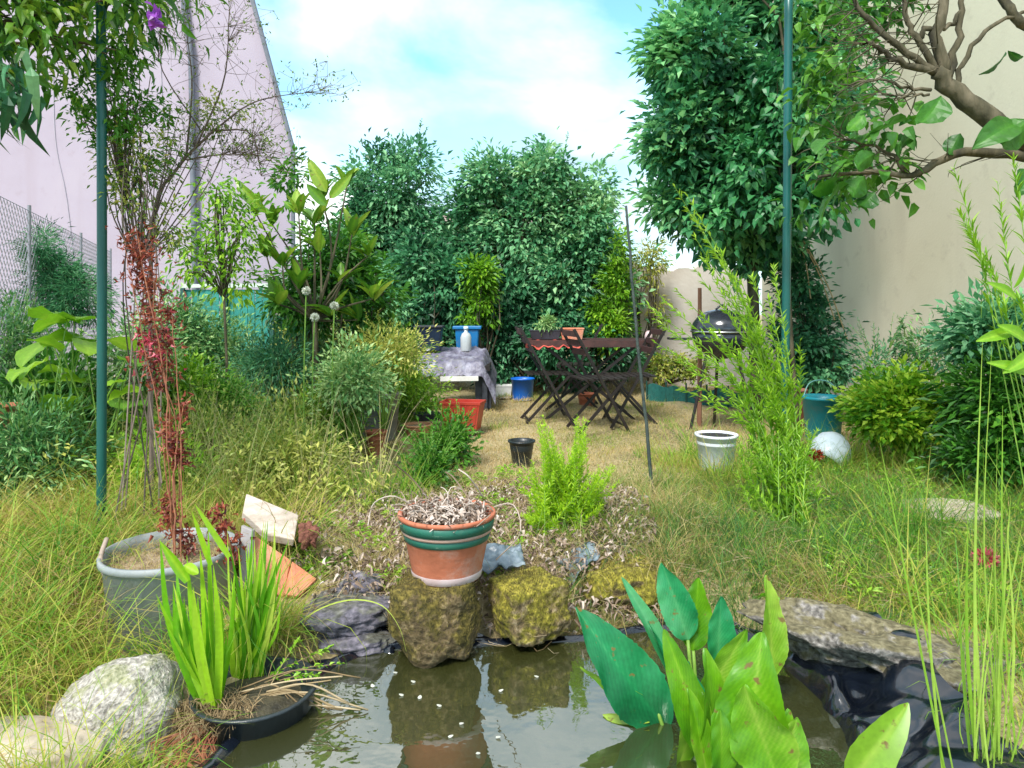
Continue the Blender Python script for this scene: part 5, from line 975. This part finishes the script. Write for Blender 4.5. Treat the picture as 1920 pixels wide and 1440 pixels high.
tipl=[(1262,345),(1285,360),(1300,440),(1315,480),(1335,520),(1355,520),(1370,560),(1395,590),(1345,470),(1300,400),(1420,600),(1440,560),(1470,640),(1480,700),(1380,640),(1240,560),(1255,620),(1275,680),(1230,600),(1310,600),(1300,720),(1330,760),(1350,700),(1460,700),(1400,680),(1420,720),(1440,760),(1300,500),(1390,530),(1210,570),(1225,640),(1265,540),(1330,620),(1350,640),(1410,520),(1450,500),(1375,600),(1290,650),(1500,640),(1260,720)]
for x,y in tipl:
    T=P(x,y,3.3+rng.uniform(-.15,.15)); b_=base(1500 if x>1290 or y<500 else 1430,3.35); mid_=P(1500-(1500-x)*.38,900-(900-y)*.52,3.35)
    sprigs(mb,tb,b_,[T],72,.068,.0145,r=.0045,t0=.8,ang=.5,start=.12,mid=mid_,spread=.05,taper=.45)
sprigs(mb,tb,base(1480,3.3),cone_tips(1450,850,85,80,3.3,38),46,.062,.014,r=.003,t0=.75,start=.1,bend=.1,spread=.08)
mb.build('foliage',L_FRESH,wh); tb.build('stem',STEMG,wh)
rd=empty('reed',base(1850,1.62),'clump of tall lime reeds at the lower right corner','plant'); mb=MB()
for k in range(20):
    x0=1850+rng.uniform(-34,34); D0=1.62+rng.uniform(-.05,.05); sword(x0,1480,x0+rng.normal(8,34),rng.uniform(880,1250),D0,D0+rng.uniform(-.03,.12),rng.uniform(.0025,.0055),rng.uniform(.3,1),rng.normal(0,.03))
for (a_,b_,c_,d_,wd) in [(1828,1460,1842,642,.0045),(1880,1460,1860,640,.0045),(1775,1460,1650,830,.005),(1790,1460,1700,1010,.005),(1770,1470,1735,960,.006),(1835,1470,1815,960,.010),(1870,1470,1895,930,.010),(1910,1470,1880,760,.005),(1930,1470,1925,900,.008),(1850,1470,1830,900,.008),(1905,1470,1870,820,.006)]:
    sword(a_,b_,c_,d_,1.62,1.72,wd,rng.uniform(.5,1),rng.normal(0,.02))
mb.build('leaf_blade',L_REED,rd,smooth=True)
bm_=empty('bamboo',base(1990,2.3),'arching lime bamboo shoots entering at the right edge','plant'); mb=MB(); tb=MB()
for tx,ty,mx_,my_ in [(1788,315,1850,540),(1800,400,1860,560),(1870,340,1900,560),(1900,300,1925,480),(1820,440,1880,600),(1850,480,1900,640),(1900,560,1930,640)]:
    sprigs(mb,tb,base(2010,2.3),[P(tx,ty,2.25)],46,.085,.011,r=.003,t0=.55,ang=.42,start=.3,mid=P(mx_,my_,2.25),taper=.55,q=1,spread=.03)
for (x,y,tx,ty,wd) in [(1905,560,1850,530,20),(1900,620,1830,640,22),(1925,640,1870,610,26),(1930,700,1850,680,22),(1900,540,1925,470,18),(1940,660,1880,700,24)]:
    bigleaf(mb,P(x,y,2.2),P(tx,ty,2.15),wd/F*2.2,side=(.3,.5,1),tint=.5,nl=8,nw=4,curl=.05)
mb.build('foliage',L_FRESH,bm_); tb.build('stem',STEMG,bm_)
for a in [('bush','rounded yellow-green bush in front of the beige wall','shrub',(1692,755,88,66,4.7,.35),210,40,.05,.052,.032,'L_YEL',.6),
('bush','dark green laurel bush at the right edge','shrub',(1912,740,85,105,4.1,.35),120,60,.08,.08,.03,'L_GREEN',.35),
('bush','dark green upper bush behind the bamboo shoots','shrub',(1870,620,70,50,4.4,.25),60,50,.07,.08,.03,'L_DARKTEAL',.6),
('bush','grey-green spindly bush along the foot of the beige wall','shrub',(1760,650,90,40,5.2,.2),30,30,.06,.05,.014,'L_GREY',.4),
('bush','dark low undergrowth below the laurel bush','shrub',(1880,850,90,35,4.0,.25),60,50,.06,.06,.02,'L_GREEN',.2),
('bush','thin dark sprigs between beige wall and yellow-green bush','shrub',(1650,680,70,35,5.3,.2),26,26,.05,.045,.014,'L_DARKTEAL',.6)]:
    nm,lb,ct_,b_,nc,pr,cr_,L_,W_,mt,t0_=a
    plant(nm,lb,ct_,base(b_[0],b_[4]),blobpx([b_,(b_[0]-b_[2]*.4,b_[1]+b_[3]*.4,b_[2]*.75,b_[3]*.75,b_[4],b_[5]),(b_[0]+b_[2]*.4,b_[1]+b_[3]*.4,b_[2]*.75,b_[3]*.75,b_[4],b_[5])]),int(nc*1.2),pr,cr_*1.15,L_,W_,globals()[mt],shoots=30,sl=.2,bark=STEMG,nl=30,t0=t0_,r0=.012,r1=.002,tv=.22,droop=.1,shell=.3)
# maroon flower head and small red flower
for nm,x,y,D_,mt,lb in (('flower',1530,852,4.2,L_MAROON,'rusty maroon flower head before the upturned white basin'),('flower',1848,1045,2.7,L_HOT,'small red flower in the grass at the right')):
    r0_=empty(nm,base(x,D_),lb,'flower'); mb=MB(); tb=MB(); c=P(x,y,D_); n=90; d=rdir(n)*[1,1,.6]; leaves(mb,c+d*.02,d,rdir(n),.032,.014,rng.random(n)); mb.build('flower_head',mt,r0_); tube(tb,bez([base(x,D_),c],5),.004,5); tb.build('stem',STEMG,r0_)
def grime(m,col,lo=.52,hi=.68,sc=7,amt=.7):
    t=m.node_tree; b=[n for n in t.nodes if n.type=='BSDF_PRINCIPLED'][0]; src=b.inputs['Base Color'].links[0].from_socket
    tcc=nn(t,'ShaderNodeTexCoord'); n1=nn(t,'ShaderNodeTexNoise'); n1.inputs['Scale'].default_value=sc; n1.inputs['Detail'].default_value=10; n1.inputs['Roughness'].default_value=.75; t.links.new(tcc.outputs['Object'],n1.inputs[0])
    mr=nn(t,'ShaderNodeMapRange'); mr.inputs[1].default_value=lo; mr.inputs[2].default_value=hi; mr.inputs[4].default_value=amt; t.links.new(n1.outputs[0],mr.inputs[0]); mc=nn(t,'ShaderNodeMix'); mc.data_type='RGBA'; t.links.new(mr.outputs[0],mc.inputs[0]); t.links.new(src,mc.inputs[6]); mc.inputs[7].default_value=(*col,1); t.links.new(mc.outputs[2],b.inputs['Base Color'])
for nm_,col_ in (('terracotta',(.50,.34,.28)),('grey_plastic',(.30,.29,.24)),('dirty_white',(.42,.42,.42)),('red_plastic',(.22,.07,.05)),('turquoise',(.10,.22,.22)),('white_plastic',(.35,.36,.32)),('old_grey',(.10,.11,.07)),('blue_plastic',(.10,.18,.26)),('bright_blue',(.06,.14,.34)),('pot_green',(.10,.16,.11)),('orange_tile',(.30,.18,.12)),('pale_board',(.30,.25,.19)),('green_paint',(.02,.09,.08)),('pot_ivory',(.35,.26,.2)),('old_terra',(.2,.14,.09)),('tarp_grey',(.2,.19,.17))): grime(MATS[nm_],col_)
# ------------------------------------------------------------ ground cover
def scatter(n,x0,x1,y0,y1,mask=None,near=0):
    x=rng.uniform(x0,x1,n); y=rng.uniform(y0,y1,n) if not near else (y0**(1-near)+rng.random(n)*(y1**(1-near)-y0**(1-near)))**(1/(1-near))
    vis=np.abs(x)<y*.80+.15; d=sdist(x,y); k=vis&(d>.03)&((x-GX(530,2.6))**2/.03+(y-2.55)**2/.02>1)&((x-IC[0]-.06)**2+(y-IC[1]-.03)**2>.26**2)&((x+1.24)**2/.03+(y-1.76)**2/.012>1)&((x-tc_[0])**2+(y-tc_[1])**2>.27**2)
    if mask is not None: k&=mask(x,y,d)
    x=x[k]; y=y[k]; return np.stack([x,y,gz(x,y)-.005],-1)
def patch(x,y,s=1.0,o=0.):
    return .5+.5*np.sin(x*3.1*s+o+1.3*np.sin(y*2.3*s))*np.cos(y*2.7*s-o+1.1*np.sin(x*1.9*s))
TT=[]
def tussock(n,per,sp,*a,**k):
    C=scatter(n,*a,**k); m=len(C); B=np.repeat(C,per,0); o=rng.normal(0,sp,(len(B),2))*np.repeat(rng.uniform(.5,1.4,m),per)[:,None]; B[:,:2]+=o; keep=(sdist(B[:,0],B[:,1])>.02)&((B[:,0]-IC[0]-.06)**2+(B[:,1]-IC[1]-.03)**2>.24**2)&((B[:,0]-GX(530,2.6))**2/.03+(B[:,1]-2.55)**2/.02>1)&((B[:,0]+1.24)**2/.03+(B[:,1]-1.76)**2/.012>1); B=B[keep]; o=o[keep]; B[:,2]=gz(B[:,0],B[:,1])-.005
    TT.append(np.repeat(rng.normal(0,.22,m),per)[keep]); return B,np.arctan2(o[:,1],o[:,0])
def field(name,label,B_,h0,h1,W_,lean0,lean1,mat,tfun,k=3,flow=None,curl=1.0):
    n=len(B_); mb=MB(); az=rng.uniform(0,6.28,n) if flow is None else flow+rng.normal(0,.9,n); tz=TT[-1] if flow is not None else .22*np.sin(B_[:,0]*9.1+2*np.sin(B_[:,1]*7.3))*np.cos(B_[:,1]*8.3+1.7*np.sin(B_[:,0]*6.1))
    blades(mb,B_,az,rng.uniform(h0,h1,n),rng.uniform(lean0,lean1,n),W_*rng.uniform(.6,1.3,n),tfun(B_)+tz+rng.normal(0,.2,n),k=k,curl=curl)
    tag(mb.build(name,mat),label,'grass',kind='stuff')
field('tall_grass','tangled tall yellow-green grass filling the left foreground',scatter(60000,-3.6,-.62,1.35,4.4,lambda x,y,d:(d>.06)&(x<-.55-.18*(y-1.5))&((x-GX(225,1.95))**2+(y-1.95)**2>.17**2)),.08,.40,.0042,.6,3.2,G_TALL,lambda b:-.05+.75*patch(b[:,0],b[:,1],1.3),k=5)
field('dry_grass','pale dry grass and straw behind the pond',scatter(30000,-1.8,1.1,2.42,4.6,lambda x,y,d:(d>.05)&(rng.random(len(x))<.15+.6*patch(x,y,1.6,1))),.03,.10,.0034,.8,3.0,G_DRY,lambda b:.0+.5*patch(b[:,0],b[:,1],2.),k=3)
field('fine_grass','fine matted green grass on the bank right of the pond',scatter(80000,.05,2.9,2.3,4.3,lambda x,y,d:(d>.06)&(x>.05+.25*(y-2.5))),.03,.12,.0028,.6,3.0,G_HUM,lambda b:.25+.5*patch(b[:,0],b[:,1],1.7,2),k=3)
field('mixed_grass','mixed straggly grass between the rock slab and the right bushes',scatter(26000,.9,4.2,1.4,5.2,lambda x,y,d:(d>.24)|(y>2.35)),.05,.20,.0034,.6,2.4,G_TALL,lambda b:.3+.5*patch(b[:,0],b[:,1],1.1,3),k=3)
field('lawn_grass','short dry straw-coloured lawn before the folding table',scatter(90000,-1.6,5.5,3.9,9.8,None,.6),.02,.07,.0055,.6,2.2,G_DRY,lambda b:.0+.75*patch(b[:,0],b[:,1],.8,1.)**2,k=2)
field('weed_grass','tall mixed weeds and grasses filling the left bed',scatter(60000,-5.6,-.35,3.6,8.6,lambda x,y,d:(x<-.15-.13*y+.2*np.sin(y*2))&~((x/y*F+960>635)&(y>4.0)&(y<6.6)),.3),.10,.42,.0055,.3,1.9,G_TALL,lambda b:.45+.5*patch(b[:,0],b[:,1],1.0,4),k=3)
field('green_grass','lush green grass tuft sloping down below the yellow-green bush',scatter(9000,1.2,2.6,2.7,3.9,lambda x,y,d:patch(x,y,1.4,.5)>.4),.08,.25,.0045,.8,2.4,G_HUM,lambda b:.85+0*b[:,0],k=4)
mb=MB(); B_=scatter(9000,-1.3,.6,2.45,3.9,lambda x,y,d:patch(x,y,1.9,2)>.2); n=len(B_); leaves(mb,B_+[0,0,.02]+rng.uniform(0,.08,(n,1))*[0,0,1],rdir(n)*[1,1,.5],rdir(n)*.6+[0,0,.8],rng.uniform(.012,.04,n),rng.uniform(.006,.018,n),rng.normal(.35,.3,n),q=1,droop=.6,fold=1.1)
tag(mb.build('leaf_litter',L_PALE),'pale curled dead leaves littering the bank behind the pots','leaf litter',kind='stuff')
mb=MB(); B_=scatter(5000,-1.6,2.4,2.42,4.2); n=len(B_); a_=rng.uniform(0,6.28,n); E_=B_+np.stack([np.cos(a_),np.sin(a_),rng.uniform(-.05,.5,n)],-1)*rng.uniform(.05,.2,n)[:,None]
tubes(mb,B_+[0,0,.02],E_+[0,0,.02],.0011,3,bend=rng.normal(0,.03,B_.shape)*[1,1,.6],n=5,tint=rng.random(n),r2=.0006); tag(mb.build('straw',L_STRAW),'loose straw and dry stems strewn over the bank','straw',kind='stuff')
wk=dict(mask=lambda x,y,d:(d>.10)&(x>.0+.35*(y-2.5)))
B_,f_=tussock(260,70,.05,.1,2.9,2.5,4.3,wk['mask']); field('wispy_grass','taller wispy tussocks on the bank right of the pond',B_,.08,.27,.0028,.4,2.6,G_HUM,lambda b:.35+.5*patch(b[:,0],b[:,1],1.9,6),k=4,flow=f_)
B_,f_=tussock(260,90,.05,-3.2,-.6,1.4,4.2,lambda x,y,d:(d>.1)&(x<-.6-.18*(y-1.5))&((x-GX(225,1.95))**2+(y-1.95)**2>.26**2)); field('tussock_grass','yellow-green arching tussocks left of the grey tub',B_,.20,.52,.0045,.6,2.6,G_TALL,lambda b:.3+.5*patch(b[:,0],b[:,1],1.2,5),k=5,flow=f_)
B_,f_=tussock(280,34,.07,-5.2,-.4,3.5,7.6,lambda x,y,d:(x<-.2-.13*y)&~((x/y*F+960>620)&(y>3.9)&(y<6.6))); field('seeding_grass','pale seeding grasses standing above the left bed',B_,.35,.85,.0045,.1,1.1,G_SEED,lambda b:.1+.8*patch(b[:,0],b[:,1],1.5,8),k=4,flow=f_)
B_,f_=tussock(150,60,.05,1.0,4.2,1.9,5.2,lambda x,y,d:(d>.20)); field('coarse_grass','coarse green tussocks between the reeds and the right bushes',B_,.12,.42,.0045,.3,2.2,G_TALL,lambda b:.5+.5*patch(b[:,0],b[:,1],1.5,3),k=4,flow=f_)
B_,f_=tussock(270,40,.045,-1.3,.8,2.65,4.2); field('straw_tussock','dry straw tussocks among the dead leaves behind the striped pot',B_,.07,.30,.003,.6,2.8,G_DRY,lambda b:.0+.4*patch(b[:,0],b[:,1],1.5,3),k=4,flow=f_)
B_,f_=tussock(90,30,.05,-.6,3.8,4.2,8.2); field('lawn_tuft','scattered green tufts in the dry lawn',B_,.05,.16,.004,.4,2.0,G_TALL,lambda b:.7+0*b[:,0],k=3,flow=f_)
# broadleaf weeds as ground cover in the left bed
mb=MB(); B_=scatter(2300,-5.4,-.5,3.4,8.0,lambda x,y,d:(x<-.25-.12*y)&~((x/y*F+960>640)&(y>4.2)&(y<6.3))); 
for b_ in B_[:900]:
    h=rng.uniform(.10,.45); n=34; t=rng.uniform(.1,1,n); c=b_+np.stack([rng.normal(0,.04,n),rng.normal(0,.04,n),h*t],-1); leaves(mb,c,rdir(n)+[0,0,.3],rdir(n)*.5+[0,0,1.],rng.uniform(.03,.055,n),.016,rng.normal(.6+.5*rng.random(),.15)+rng.normal(0,.1,n))
tag(mb.build('weeds',L_OLIVE),'low broadleaf weeds mixed through the left bed','weeds',kind='stuff')
mb=MB(); B_=scatter(260,-1.5,.1,2.6,4.4)
B_=np.vstack([B_,scatter(300,1.2,3.2,2.4,4.6)])
for b_ in B_:
    n=26; a_=rng.uniform(0,6.28,n); c=b_+np.stack([.03*np.cos(a_),.03*np.sin(a_),rng.uniform(.01,.07,n)],-1); leaves(mb,c,np.stack([np.cos(a_),np.sin(a_),rng.uniform(-.2,.9,n)],-1),[0,0,1.]+rdir(n)*.3,rng.uniform(.02,.045,n),.012,rng.normal(.3+.6*rng.random(),.1)+rng.normal(0,.1,n))
tag(mb.build('low_weeds',L_FRESH),'small fresh green weeds dotted through the dry bank','weeds',kind='stuff')
